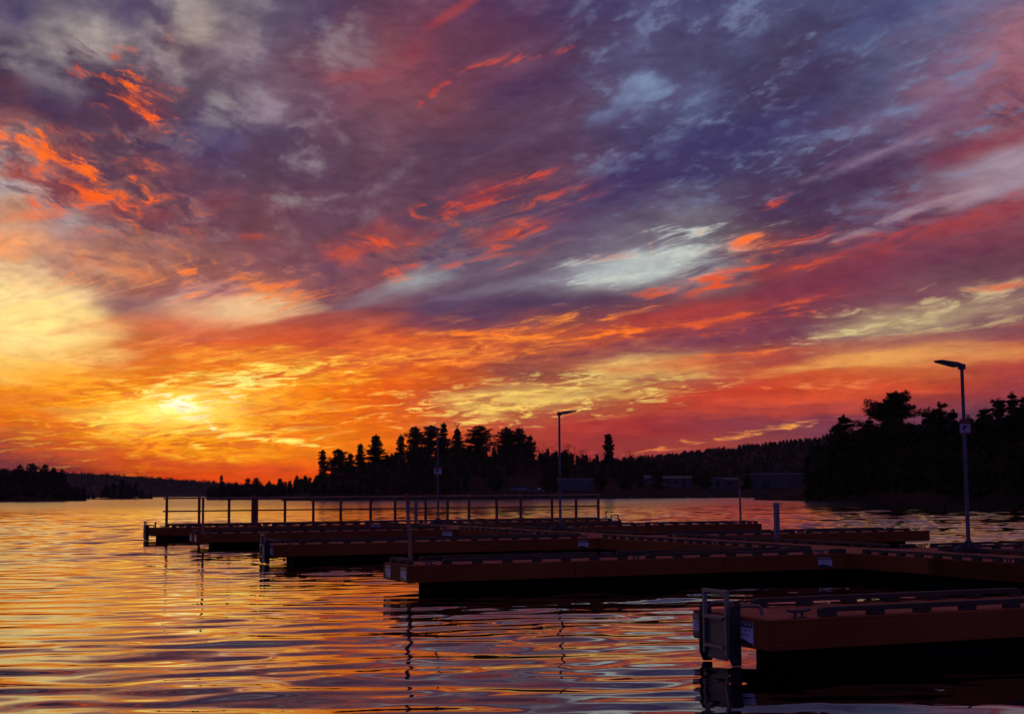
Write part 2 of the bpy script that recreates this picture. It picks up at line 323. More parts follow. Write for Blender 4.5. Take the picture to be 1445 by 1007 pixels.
# x, y, length, width, angle, colour, strength, softness of the edge
FRAGMENTS = [
    # pale and blue gaps in the deck
    (110, 60, 110, 38, 15, 'b4a8a2', 0.9, 1.5), (290, 40, 70, 34, 10, 'b4a49a', 0.9, 1.5), (310, 75, 60, 25, 20, '988890', 0.6, 1.5),
    (60, 110, 70, 30, -10, '8c8490', 0.6, 1.6), (385, 165, 42, 22, 10, 'a08c9c', 0.7, 1.5), (20, 255, 60, 14, 0, 'b8bcbc', 0.9, 1.2),
    (100, 310, 50, 18, 40, 'b09c9c', 0.7, 1.5), (485, 195, 14, 22, 30, 'a08894', 0.6, 1.5), (330, 205, 30, 12, 10, '80708c', 0.5, 1.5),
    (910, 125, 62, 20, 22, '8496b6', 0.75, 1.5), (985, 130, 60, 26, 30, '7482a6', 0.65, 1.5), (845, 165, 50, 14, 10, '7480a4', 0.6, 1.5),
    (1050, 75, 60, 30, 20, '5e658c', 0.5, 1.6), (1210, 45, 60, 22, 25, '5c668e', 0.5, 1.6), (1180, 150, 110, 20, 28, '5a6290', 0.5, 1.6),
    (1250, 212, 120, 9, 20, '9884a0', 0.8, 1.5), (1300, 295, 120, 8, 16, 'a08c98', 0.8, 1.1), (1230, 318, 90, 5, 14, '94808e', 0.7, 1.1), (1410, 262, 90, 13, 20, 'a894a0', 0.75, 1.4),
    (935, 366, 150, 30, 14, 'bcc4c0', 0.9, 1.4), (900, 372, 120, 22, 12, 'c4cac4', 0.95, 1.1), (1000, 345, 90, 18, 14, 'c0c4bc', 0.9, 1.2), (590, 395, 60, 12, 5, 'a8b0b0', 0.7, 1.4),
    (520, 420, 60, 12, 10, '8c8490', 0.6, 1.4), (780, 390, 110, 12, 10, '9a98a4', 0.5, 1.5),
    (330, 438, 110, 20, 5, 'f0c898', 0.85, 1.3), (1290, 450, 190, 18, 8, 'c4b084', 0.75, 1.4), (1240, 458, 130, 12, 8, 'dccb94', 0.95, 1.0), (1380, 428, 130, 12, 8, 'ccb890', 0.85, 1.2), (1320, 465, 140, 7, 6, 'd0b884', 0.85, 1.1), (1400, 412, 80, 6, 6, 'd0bc94', 0.8, 1.1), (960, 352, 110, 16, 16, 'c0c6c0', 0.9, 1.1), (880, 385, 100, 12, 10, 'c8ccc4', 0.9, 1.1),
    (60, 450, 130, 42, -8, 'fddc90', 0.95, 1.3), (150, 505, 60, 14, -10, 'f8c070', 0.6, 1.4),
    (760, 562, 170, 18, 6, 'f4cf70', 0.85, 1.4), (900, 522, 120, 13, 8, 'e4c878', 0.8, 1.4), (760, 560, 180, 20, 7, 'f8d878', 0.95, 1.0), (860, 520, 90, 16, 12, 'e8d080', 0.9, 1.1), (960, 525, 90, 10, 4, 'e8c870', 0.9, 1.1),
    (700, 580, 80, 9, 4, 'fcd468', 0.9, 1.1), (1230, 505, 160, 12, 4, 'e8a860', 0.8, 1.3), (1400, 500, 100, 12, 2, 'e0a060', 0.7, 1.4),
    # dark purple pieces
    (125, 95, 55, 20, -8, '503a58', 0.85, 1.2), (40, 145, 90, 22, -12, '4c3858', 0.8, 1.3), (190, 160, 70, 22, -15, '543c5a', 0.7, 1.4),
    (300, 205, 60, 24, -5, '50406a', 0.7, 1.5), (25, 20, 60, 24, 0, '48406a', 0.8, 1.4), (180, 20, 30, 24, 30, '5a4a6c', 0.8, 1.4),
    (760, 120, 120, 22, 8, '4a3560', 0.6, 1.6), (1050, 190, 160, 26, 16, '443c6c', 0.75, 1.5), (930, 240, 160, 20, 14, '4a3c68', 0.7, 1.5),
    (1150, 270, 200, 18, 17, '503c5e', 0.7, 1.5), (850, 300, 120, 14, 12, '543f64', 0.6, 1.5), (1160, 110, 60, 26, 10, '453e66', 0.7, 1.4),
    (1250, 20, 80, 22, 10, '48487a', 0.6, 1.5), (720, 445, 160, 22, 6, '5a4462', 0.8, 1.3), (860, 425, 120, 16, 10, '5c4660', 0.7, 1.4),
    (1110, 470, 140, 12, 9, '7a445c', 0.75, 1.3), (960, 480, 140, 12, 6, '84485a', 0.75, 1.3), (790, 505, 110, 11, 8, '8c4e54', 0.8, 1.2),
    (830, 553, 150, 5, 7, 'a06a58', 0.85, 1.2), (740, 546, 90, 4, 5, 'c08858', 0.7, 1.3), (1390, 440, 90, 9, 5, '8a6064', 0.8, 1.2), (1290, 478, 160, 8, 5, 'a8685c', 0.7, 1.3),
    (180, 430, 60, 18, -15, '94686c', 0.8, 1.3), (190, 515, 110, 13, -3, 'd06c3c', 0.85, 1.2), (130, 395, 90, 14, -12, 'a8705c', 0.6, 1.4),
    (60, 215, 90, 26, -14, 'b85440', 0.6, 1.6), (200, 145, 50, 30, -35, 'a04c48', 0.5, 1.6), (130, 270, 120, 24, -14, 'b04c40', 0.6, 1.6),
    (660, 285, 130, 20, 16, '9c4448', 0.6, 1.5), (710, 330, 80, 18, 14, 'a84c44', 0.6, 1.5), (520, 345, 90, 20, 8, '9c4c48', 0.6, 1.5), (1050, 345, 80, 16, 8, 'b05848', 0.6, 1.5),
    (1060, 390, 110, 14, 12, 'a84440', 0.7, 1.4), (960, 455, 200, 16, 8, 'b44c3c', 0.7, 1.4), (760, 480, 170, 16, 5, 'd06838', 0.7, 1.4), (560, 500, 180, 22, 5, 'e87838', 0.7, 1.4),
    (1150, 395, 300, 18, 10, '843c4c', 0.6, 1.4), (1350, 318, 150, 14, 14, 'a0444a', 0.7, 1.4), (1420, 195, 100, 14, 16, '8c4450', 0.5, 1.4), (1350, 150, 170, 20, 22, '846078', 0.6, 1.5), (1240, 250, 230, 14, 16, '543c5c', 0.7, 1.4), (1200, 215, 200, 12, 18, '54426a', 0.6, 1.4),
    (1080, 570, 260, 20, 2, 'cc5438', 0.6, 1.5), (1000, 510, 200, 10, 5, 'd0603c', 0.7, 1.4), (620, 90, 180, 50, 20, '80405a', 0.5, 1.7),
    # lit orange and red shreds
    (22, 203, 48, 15, -12, 'ff7c2a', 0.95, 0.9), (70, 217, 40, 8, -20, 'f87030', 0.8, 1.0), (150, 112, 40, 6, -8, 'f46a30', 0.9, 1.0),
    (190, 122, 28, 9, -48, 'ff7428', 0.95, 0.9), (205, 155, 42, 12, -30, 'ff7028', 0.9, 1.0), (215, 165, 20, 9, 30, 'ff6c26', 0.9, 1.0), (175, 72, 16, 7, 10, 'e06848', 0.7, 1.1), (232, 58, 10, 14, 10, 'e06848', 0.7, 1.1),
    (100, 230, 36, 10, -25, 'fc7428', 0.95, 0.9), (140, 238, 30, 8, -20, 'fc7428', 0.95, 0.9), (120, 270, 90, 9, -22, 'f86a2a', 0.9, 1.0),
    (90, 285, 60, 8, 5, 'f06c34', 0.85, 1.0), (160, 288, 40, 7, -10, 'fc6c28', 0.9, 1.0), (188, 255, 8, 9, 20, 'ff7028', 0.9, 1.0), (207, 283, 14, 4, -12, 'ff6c28', 0.9, 0.9), (40, 305, 60, 8, 8, 'e87848', 0.6, 1.3),
    (30, 345, 70, 16, -5, 'f8a060', 0.7, 1.3), (110, 400, 90, 9, 4, 'fc9848', 0.8, 1.1), (180, 385, 70, 9, -8, 'f08c50', 0.6, 1.3), (262, 400, 18, 12, -50, 'f89450', 0.8, 1.1),
    (270, 382, 28, 6, -10, 'fc8438', 0.9, 1.0), (345, 395, 50, 9, -16, 'fc8838', 0.95, 1.0), (420, 420, 60, 9, 10, 'f88438', 0.9, 1.0), (400, 400, 50, 9, -5, 'e87044', 0.6, 1.2),
    (515, 345, 48, 9, 8, 'e8603c', 0.85, 1.1), (590, 290, 26, 7, 14, 'e86034', 0.8, 1.1), (680, 275, 90, 8, 18, 'e85830', 0.9, 1.0), (660, 295, 50, 6, 18, 'e85830', 0.85, 1.0),
    (720, 330, 50, 8, 16, 'ec6034', 0.85, 1.1), (560, 393, 26, 6, -5, 'f06c3c', 0.85, 1.0), (640, 375, 50, 6, 4, 'e86034', 0.8, 1.1), (500, 360, 60, 8, 15, 'd85c40', 0.5, 1.3),
    (760, 78, 60, 5, 12, 'd45848', 0.85, 1.0), (690, 88, 60, 5, 8, 'd45848', 0.8, 1.0), (615, 130, 34, 4, 40, 'd84c44', 0.8, 1.0), (580, 80, 60, 20, 30, '984450', 0.6, 1.6),
    (640, 20, 50, 6, 30, 'a84a50', 0.7, 1.3), (500, 110, 50, 8, 10, '9c4850', 0.6, 1.4), (360, 335, 30, 6, -5, 'c0503c', 0.6, 1.3), (310, 290, 50, 20, 30, '8c4850', 0.5, 1.6),
    (1048, 333, 44, 9, 6, 'f8742c', 0.95, 0.9), (1015, 330, 30, 5, 20, 'f07a40', 0.8, 1.1), (1092, 288, 20, 4, 24, 'd85038', 0.8, 1.0), (1095, 352, 14, 6, 10, 'd85838', 0.8, 1.0), (915, 350, 4, 16, 20, 'e8a078', 0.8, 1.2), (860, 362, 34, 6, 4, 'c07060', 0.6, 1.2),
    (1060, 385, 60, 9, 12, 'ec5c28', 0.95, 0.9), (1130, 377, 60, 4, 10, 'e45c30', 0.85, 1.0), (925, 415, 34, 9, 14, 'ec6430', 0.9, 1.0), (980, 408, 40, 7, 16, 'e05c30', 0.8, 1.1),
    (990, 440, 130, 14, 8, 'b84a40', 0.7, 1.4), (1080, 452, 90, 5, 10, 'e85c30', 0.85, 1.1), (930, 462, 120, 6, 6, 'f06c30', 0.95, 0.9), (1030, 450, 110, 5, 9, 'ec6830', 0.85, 1.0), (850, 470, 90, 8, 5, 'f88030', 0.95, 0.9),
    (690, 470, 80, 6, 5, 'f88434', 0.95, 0.9), (760, 478, 110, 6, 4, 'fc9038', 0.95, 0.9), (600, 500, 200, 9, 4, 'fca444', 0.85, 1.0), (660, 512, 120, 6, 3, 'f89040', 0.8, 1.1), (540, 510, 120, 8, 5, 'fcb048', 0.8, 1.1),
    (1020, 502, 90, 4, 4, 'f07838', 0.9, 1.0), (1290, 330, 90, 9, 12, 'b84a44', 0.6, 1.2), (1400, 200, 110, 16, 12, '98404e', 0.5, 1.5), (1390, 130, 130, 24, 24, '90647a', 0.5, 1.8), (1420, 403, 60, 4, 4, 'd86848', 0.8, 1.1),
    (1200, 400, 260, 16, 11, '7c3c56', 0.6, 1.6), (1060, 608, 80, 5, 8, 'f0a050', 0.9, 1.0), (1110, 602, 50, 3, 6, 'f8a850', 0.8, 1.0), (930, 632, 44, 3, 6, 'e88848', 0.9, 1.0), (1150, 545, 90, 5, 2, 'f0985c', 0.8, 1.1), (1180, 560, 190, 9, 3, 'dc603c', 0.6, 1.4),
    (640, 560, 60, 7, -6, 'fcc870', 0.8, 1.1), (650, 556, 40, 4, 8, 'c07048', 0.7, 1.1),
    # bright torn edges round the sun
    (350, 535, 100, 14, 8, 'fff48c', 1.0, 0.9), (420, 520, 110, 8, 7, 'ffdc58', 0.9, 1.0), (240, 582, 170, 26, 4, 'ffdc58', 0.85, 1.5), (250, 574, 70, 13, 6, 'ffffd8', 1.0, 0.8), (262, 580, 34, 9, 0, 'ffffe8', 1.0, 0.9), (190, 590, 90, 7, 6, 'ffe868', 0.95, 0.9), (215, 550, 50, 7, 25, 'fff088', 0.9, 0.9),
    (160, 537, 40, 4, -14, 'fcd060', 0.85, 1.0), (300, 605, 24, 4, -40, 'fff8b0', 0.95, 0.8), (350, 614, 70, 4, -4, 'fff080', 0.95, 0.9), (400, 605, 50, 4, 6, 'ffe068', 0.9, 0.9), (420, 622, 40, 3, -8, 'fff078', 0.9, 0.9),
    (290, 493, 26, 7, 20, 'fca840', 0.9, 0.9), (330, 505, 60, 5, 14, 'fcb448', 0.9, 0.9), (230, 480, 60, 6, 2, 'f89c4c', 0.8, 1.0), (240, 460, 110, 14, 2, 'e07440', 0.6, 1.4), (360, 575, 90, 8, 6, 'f08838', 0.7, 1.2), (275, 553, 40, 6, -5, 'f0983c', 0.7, 1.0),
    (420, 600, 60, 7, -5, 'e87434', 0.8, 1.1), (275, 629, 14, 2.5, 0, 'fff070', 0.9, 0.9), (330, 645, 60, 5, 3, 'ffc038', 0.7, 1.2), (150, 618, 50, 4, 10, 'ffc848', 0.7, 1.2), (190, 612, 40, 3, -3, 'ffd050', 0.7, 1.1),
    (90, 640, 110, 10, 8, 'c05a38', 0.6, 1.5), (40, 655, 90, 14, 0, '6c3844', 0.6, 1.6), (260, 655, 150, 6, -3, 'd04c24', 0.7, 1.3), (395, 662, 60, 6, 3, 'd04a24', 0.7, 1.3), (60, 560, 80, 8, 6, 'e88038', 0.6, 1.4), (60, 590, 90, 10, 10, 'e07434', 0.6, 1.4),
]
build_sky()


# ------------------------------------------------------------------ sun: just above the horizon, veiled by cloud
sun_data = bpy.data.lights.new('sun', 'SUN')
sun_data.energy = 0.004
sun_data.angle = R(12)
sun_data.color = (1.0, 0.5, 0.2)
sun = bpy.data.objects.new('sun', sun_data)
COL.objects.link(sun)
_d = Vector((math.sin(R(SUN_AZ)) * math.cos(R(SUN_EL)), math.cos(R(SUN_AZ)) * math.cos(R(SUN_EL)), math.sin(R(SUN_EL))))
sun.rotation_euler = (-_d).to_track_quat('-Z', 'Y').to_euler()


# ------------------------------------------------------------------ materials
def material(name, build):
    m = bpy.data.materials.new(name)
    m.use_nodes = True
    m.node_tree.nodes.clear()
    N = NT(m.node_tree)
    p = N.node('ShaderNodeBsdfPrincipled')
    o = N.node('ShaderNodeOutputMaterial')
    m.node_tree.links.new(p.outputs[0], o.inputs[0])
    build(N, p)
    return m


def simple(name, c0, c1, scale, rough, stretch=(1, 1, 1), bump=0.0, metal=0.0, spec=0.5, detail=5):
    def b(N, p):
        co = N.node('ShaderNodeTexCoord').outputs['Object']
        v = N.mapping(co, scale=stretch)
        n = N.noise(v, scale, detail, 0.6)
        big = N.noise(co, 0.7, 3, 0.5)
        f = N.maprange(N.math('MULTIPLY_ADD', big, 0.6, N.math('MULTIPLY', n, 0.7)), 0.42, 0.88)
        N.put(p.inputs['Base Color'], N.mix(f, c0 + (1,), c1 + (1,)))
        N.put(p.inputs['Roughness'], N.math('MULTIPLY_ADD', n, 0.25, rough - 0.12))
        p.inputs['Metallic'].default_value = metal
        p.inputs['Specular IOR Level'].default_value = spec
        if bump:
            bn = N.node('ShaderNodeBump', {'Height': n, 'Strength': 0.6, 'Distance': bump})
            N.put(p.inputs['Normal'], bn.outputs[0])
    return material(name, b)


M = {
    'fascia': simple('stained_fascia_wood', (0.125, 0.037, 0.010), (0.21, 0.067, 0.020), 3.0, 0.8, (0.6, 8, 14), 0.002, spec=0.1),
    'deck': simple('deck_boards', (0.22, 0.068, 0.036), (0.35, 0.12, 0.07), 4.0, 0.75, (8, 0.8, 8), 0.002, spec=0.12),
    'rail': simple('weathered_rail_timber', (0.026, 0.018, 0.013), (0.06, 0.042, 0.032), 5.0, 0.7, (0.6, 10, 10), 0.003, spec=0.3),
    'float': simple('black_float_plastic', (0.004, 0.004, 0.003), (0.009, 0.008, 0.007), 3.0, 0.85, spec=0.08),
    'steel': simple('galvanised_steel', (0.05, 0.05, 0.062), (0.095, 0.095, 0.112), 6.0, 0.55, (4, 4, 1), metal=0.25),
    'dark_steel': simple('dark_painted_steel', (0.03, 0.03, 0.035), (0.06, 0.06, 0.065), 6.0, 0.5, metal=0.2),
    'alu': simple('aluminium_tube', (0.13, 0.112, 0.105), (0.21, 0.178, 0.168), 8.0, 0.5, (3, 3, 1), metal=0.3),
    'rubber': simple('black_rubber', (0.012, 0.011, 0.012), (0.03, 0.027, 0.027), 9.0, 0.6, spec=0.3),
    'post': simple('wooden_post', (0.09, 0.035, 0.02), (0.19, 0.085, 0.05), 3.0, 0.8, (8, 8, 0.5), 0.003, spec=0.2),
    'pile': simple('wooden_pile', (0.17, 0.095, 0.06), (0.36, 0.21, 0.135), 3.0, 0.8, (9, 9, 0.5), 0.004, spec=0.2),
    'red': simple('red_paint', (0.12, 0.010, 0.009), (0.19, 0.018, 0.015), 5.0, 0.5),
    'white': simple('white_sign_sheet', (0.46, 0.49, 0.66), (0.56, 0.59, 0.76), 3.0, 0.45),
    'notice': simple('darker_notice_sheet', (0.20, 0.21, 0.29), (0.27, 0.28, 0.37), 3.0, 0.5),  # white sheet in a darker, bluish tone than the slip signs
    'black': simple('black_print', (0.012, 0.012, 0.013), (0.03, 0.03, 0.03), 4.0, 0.5),
    'grey_print': simple('pale_print', (0.5, 0.5, 0.52), (0.66, 0.66, 0.68), 4.0, 0.5),
    'pedestal': simple('grey_pedestal_paint', (0.07, 0.07, 0.085), (0.11, 0.11, 0.13), 4.0, 0.5),
    'glass': simple('dark_lens', (0.03, 0.03, 0.035), (0.05, 0.05, 0.055), 4.0, 0.2),
    'needle': simple('pine_needles', (0.018, 0.026, 0.007), (0.04, 0.05, 0.014), 0.6, 0.8, spec=0.1),
    'spruce': simple('spruce_needles', (0.014, 0.021, 0.007), (0.03, 0.04, 0.012), 0.6, 0.8, spec=0.1),
    'bark': simple('bark', (0.05, 0.035, 0.026), (0.11, 0.08, 0.06), 2.0, 0.9, (4, 4, 0.6), spec=0.1),
    'twig': simple('bare_twigs', (0.08, 0.035, 0.028), (0.15, 0.075, 0.055), 1.0, 0.9, spec=0.1),
    'soil': simple('shore_soil', (0.008, 0.006, 0.004), (0.018, 0.013, 0.008), 0.4, 0.95, spec=0.05),
    'leaf_litter': simple('wooded_slope', (0.022, 0.014, 0.009), (0.045, 0.03, 0.02), 0.05, 0.95, spec=0.05),
    'siding': simple('pale_siding', (0.04, 0.043, 0.055), (0.07, 0.073, 0.09), 2.0, 0.7, (1, 1, 8)),
    'siding_green': simple('grey_green_siding', (0.025, 0.03, 0.028), (0.045, 0.052, 0.048), 2.0, 0.7, (8, 1, 1)),
    'roofing': simple('dark_roofing', (0.05, 0.05, 0.055), (0.09, 0.09, 0.095), 2.0, 0.8),
    'pale_roof': simple('pale_roof_edge', (0.14, 0.14, 0.16), (0.2, 0.2, 0.22), 2.0, 0.6),
    'window': simple('dark_window', (0.01, 0.011, 0.013), (0.02, 0.022, 0.025), 2.0, 0.15),
    'car_paint': simple('pale_car_paint', (0.07, 0.08, 0.12), (0.10, 0.115, 0.16), 2.0, 0.3),
    'red_lit_boards': simple('red_lit_board_tint', (0.20, 0.08, 0.05), (0.30, 0.13, 0.09), 2.0, 0.8),  # reddish light along the landing stage, put into the boards' colour
    'stone': simple('shore_rock', (0.06, 0.05, 0.048), (0.14, 0.12, 0.11), 1.5, 0.9, spec=0.1),
}


# ------------------------------------------------------------------ mesh helpers
class MB:
    """Collects simple solids and links them as one mesh object."""
    def __init__(self):
        self.v, self.f = [], []

    def add(self, verts, faces):
        o = len(self.v)
        self.v.extend([tuple(q) for q in verts])
        self.f.extend([tuple(i + o for i in q) for q in faces])

    def box(self, x0, x1, y0, y1, z0, z1, ch=0.0):
        if ch <= 0:
            vs = [(x, y, z) for z in (z0, z1) for y in (y0, y1) for x in (x0, x1)]
            self.add(vs, [(0, 2, 3, 1), (4, 5, 7, 6), (0, 1, 5, 4), (2, 6, 7, 3), (0, 4, 6, 2), (1, 3, 7, 5)])
            return
        b = bmesh.new()
        bmesh.ops.create_cube(b, size=1.0)
        for q in b.verts:
            q.co = Vector((x0 + (q.co.x + .5) * (x1 - x0), y0 + (q.co.y + .5) * (y1 - y0), z0 + (q.co.z + .5) * (z1 - z0)))
        bmesh.ops.bevel(b, geom=b.edges[:], offset=ch, segments=1, affect='EDGES')
        b.verts.index_update()
        self.add([q.co for q in b.verts], [[q.index for q in f.verts] for f in b.faces])
        b.free()

    def prism(self, pts, z0, z1, axis='z'):
        """outline pts (2D) extruded; axis says which coordinate runs from z0 to z1"""
        def mk(p, z):
            return {'z': (p[0], p[1], z), 'y': (p[0], z, p[1]), 'x': (z, p[0], p[1])}[axis]
        n = len(pts)
        self.add([mk(p, z0) for p in pts] + [mk(p, z1) for p in pts],
                 [tuple(range(n))[::-1], tuple(range(n, 2 * n))] + [(i, (i + 1) % n, n + (i + 1) % n, n + i) for i in range(n)])

    def tube(self, path, r, n=8, r1=None, cap=True):
        path = [Vector(p) for p in path]
        k = len(path)
        rings = []
        up = Vector((0, 0, 1))
        for i, p in enumerate(path):
            t = (path[min(i + 1, k - 1)] - path[max(i - 1, 0)]).normalized()
            a = t.cross(up if abs(t.dot(up)) < 0.95 else Vector((1, 0, 0))).normalized()
            b = t.cross(a)
            rr = r if r1 is None else r + (r1 - r) * i / max(k - 1, 1)
            rings.append([p + (a * math.cos(2 * math.pi * j / n) + b * math.sin(2 * math.pi * j / n)) * rr for j in range(n)])
        vs = [q for ring in rings for q in ring]
        fs = [(i * n + j, i * n + (j + 1) % n, (i + 1) * n + (j + 1) % n, (i + 1) * n + j) for i in range(k - 1) for j in range(n)]
        if cap:
            fs += [tuple(range(n))[::-1], tuple(range((k - 1) * n, k * n))]
        self.add(vs, fs)

    def mesh(self, name, mat):
        me = bpy.data.meshes.new(name)
        me.from_pydata(self.v, [], self.f)
        b = bmesh.new()
        b.from_mesh(me)
        bmesh.ops.recalc_face_normals(b, faces=b.faces[:])
        b.to_mesh(me)
        b.free()
        me.materials.append(M[mat] if isinstance(mat, str) else mat)
        me.update()
        return me

    def build(self, name, mat, parent=None, loc=None, rot=None):
        return obj(name, self.mesh(name, mat), parent, loc, rot)


def obj(name, mesh, parent=None, loc=None, rot=None):
    o = bpy.data.objects.new(name, mesh)
    COL.objects.link(o)
    if parent is not None:
        o.parent = parent
    if loc is not None:
        o.location = loc
    if rot is not None:
        o.rotation_euler = rot
    return o


def tag(o, label, cat, group=None):
    o['label'] = label
    o['category'] = cat
    if group:
        o['group'] = group
    return o


def empty(name, label, cat, loc, rotz=0.0, group=None):
    o = bpy.data.objects.new(name, None)
    COL.objects.link(o)
    o.location = loc
    o.rotation_euler = (0, 0, rotz)
    return tag(o, label, cat, group)


def structure(o):
    o['kind'] = 'structure'
    return o


def text_mesh(s, width, height, mat, name='lettering'):
    c = bpy.data.curves.new('lettering', 'FONT')
    c.body = s
    c.align_x, c.align_y = 'CENTER', 'CENTER'
    c.resolution_u = 3
    o = bpy.data.objects.new('lettering', c)
    COL.objects.link(o)
    bpy.context.view_layer.update()
    me = bpy.data.meshes.new_from_object(o.evaluated_get(bpy.context.evaluated_depsgraph_get()))
    bpy.data.objects.remove(o)
    xs = [q.co.x for q in me.vertices]
    ys = [q.co.y for q in me.vertices]
    sx, sy = width / (max(xs) - min(xs)), height / (max(ys) - min(ys))
    mx, my = (max(xs) + min(xs)) / 2, (max(ys) + min(ys)) / 2
    vs = [((q.co.x - mx) * sx, (q.co.y - my) * sy) for q in me.vertices]
    fs = [tuple(p.vertices) for p in me.polygons]
    bpy.data.meshes.remove(me)
    return vs, fs


# ------------------------------------------------------------------ water: real ripples near the docks, finer grid where they are close
def water_mat():
    def b(N, p):
        co = N.node('ShaderNodeTexCoord').outputs['Object']
        e = N.mapping(co, rot=(0, 0, R(6)), scale=(1.6, 4.2, 1))
        h3 = N.noise(e, 1.0, 2, 0.5, dist=0.4)
        bn = N.node('ShaderNodeBump', {'Height': N.math('MULTIPLY', h3, MICRO), 'Strength': 1.0, 'Distance': 1.0})
        N.put(p.inputs['Normal'], bn.outputs[0])
        p.inputs['Base Color'].default_value = (0.004, 0.004, 0.005, 1)
        far = N.maprange(N.sep(co)[1], 45.0, 260.0)
        N.put(p.inputs['Roughness'], N.math('MULTIPLY_ADD', far, 0.19, 0.015))
        p.inputs['IOR'].default_value = 1.55
    return material('lake_water', b)


MICRO = 0.0006
SLOPE_NEAR, SLOPE_FAR = 0.027, 0.080


def build_water():
    rng = np.random.default_rng(3)
    ys = [5.0]
    while ys[-1] < 700:
        ys.append(ys[-1] + max(0.028, ys[-1] * 0.0031))
    ys = np.array(ys)
    ta = np.tan(np.radians(np.linspace(-40, 40, 760)))
    X = ys[:, None] * ta[None, :]
    Y = np.repeat(ys[:, None], len(ta), 1)
    dy = np.gradient(ys)[:, None]
    dx = (ys * (ta[1] - ta[0]))[:, None]
    Z = np.zeros_like(X)
    n = 84
    lam = np.exp(np.linspace(math.log(0.20), math.log(5.0), n)) * rng.uniform(0.93, 1.07, n)
    # weight of each wavelength in the slope
    wgt = np.exp(-0.5 * ((np.log(lam) - math.log(0.92)) / 0.66) ** 2)
    wgt /= math.sqrt((wgt ** 2).sum() / 2)
    calm = 1.0 / (1.0 + np.exp((Y - 48.0) / 10.0))          # 1 among the docks, 0 out on the open lake
    slope = SLOPE_FAR + (SLOPE_NEAR - SLOPE_FAR) * calm
    # gusts: patches of livelier and smoother water
    gust = 1 + 0.30 * np.sin(X * 0.21 + 0.09 * Y + 1.0) * np.sin(Y * 0.17 - X * 0.06) + 0.22 * np.sin(X * 0.53 - Y * 0.31 + 2.0)
    for i in range(n):
        th = rng.normal(0, 0.42) - R(8)
        k = 2 * math.pi / lam[i]
        kx, ky = k * math.sin(th), k * math.cos(th)
        fade = np.clip((lam[i] / dy - 2.2) / 2.5, 0, 1) * np.clip((2 * math.pi / (abs(kx) + 1e-3) / dx - 2.2) / 2.5, 0, 1)
        if fade.max() <= 0:
            continue
        ph = rng.uniform(0, 6.283)
        Z += fade * (wgt[i] / k) * np.sin(kx * X + ky * Y + ph + 0.5 * np.sin(0.4 * X + ph) * (lam[i] < 1.5))
    Z *= slope * gust
    Z *= np.clip((700 - Y) / 120, 0, 1)
    h, w = X.shape
    co = np.stack([X, Y, Z], 2).reshape(-1, 3).astype(np.float32)
    idx = np.arange(h * w, dtype=np.int32).reshape(h, w)
    q = np.stack([idx[:-1, :-1], idx[:-1, 1:], idx[1:, 1:], idx[1:, :-1]], 2).reshape(-1)
    me = bpy.data.meshes.new('water')
    me.vertices.add(h * w)
    me.vertices.foreach_set('co', co.ravel())
    nf = (h - 1) * (w - 1)
    me.loops.add(nf * 4)
    me.loops.foreach_set('vertex_index', q)
    me.polygons.add(nf)
    me.polygons.foreach_set('loop_start', np.arange(nf, dtype=np.int32) * 4)
    me.polygons.foreach_set('loop_total', np.full(nf, 4, dtype=np.int32))
    me.polygons.foreach_set('use_smooth', np.ones(nf, dtype=bool))
    me.update(calc_edges=True)
    mat = water_mat()
    me.materials.append(mat)
    structure(obj('water', me))
    # the rest of the lake, out to the horizon, laid round the rippled part
    k = math.tan(R(40))
    m = MB()
    E_ = 9000
    y0, y1 = float(ys[0]), float(ys[-1])
    m.add([(-y0 * k, y0, 0), (y0 * k, y0, 0), (y1 * k, y1, 0), (-y1 * k, y1, 0), (-E_, -400, 0), (E_, -400, 0), (E_, E_, 0), (-E_, E_, 0)],
          [(4, 5, 1, 0), (5, 6, 2, 1), (6, 7, 3, 2), (7, 4, 0, 3)])
    structure(m.build('water', mat))


build_water()


# ------------------------------------------------------------------ floating docks
DECK, FBOT = 0.487, 0.196
TH = 21.9545
U = Vector((math.cos(R(TH)), math.sin(R(TH)), 0))
V = Vector((-math.sin(R(TH)), math.cos(R(TH)), 0))


def at(s, t, z=0.0):
    """dock grid (metres along the fingers, metres along the walkway) to world"""
    p = U * s + V * t
    return (p.x, p.y, z)


_cache = {}


def cleat_mesh():
    if 'cleat' not in _cache:
        m = MB()
        m.box(-0.085, 0.085, -0.03, 0.03, 0.0, 0.012, 0.004)
        for sx in (-1, 1):
            m.tube([(sx * 0.045, 0, 0.008), (sx * 0.038, 0, 0.03), (sx * 0.032, 0, 0.062)], 0.016, 8)
        m.tube([(-0.135, 0, 0.076), (-0.11, 0, 0.072), (-0.05, 0, 0.064), (0.05, 0, 0.064), (0.11, 0, 0.072), (0.135, 0, 0.076)], 0.016, 8)
        _cache['cleat'] = m.mesh('cleat', 'dark_steel')
    return _cache['cleat']


def block_mesh():
    if 'block' not in _cache:
        m = MB()
        m.box(-0.085, 0.085, -0.045, 0.045, 0.0, 0.042, 0.004)
        _cache['block'] = m.mesh('spacer_block', 'rail')
    return _cache['block']


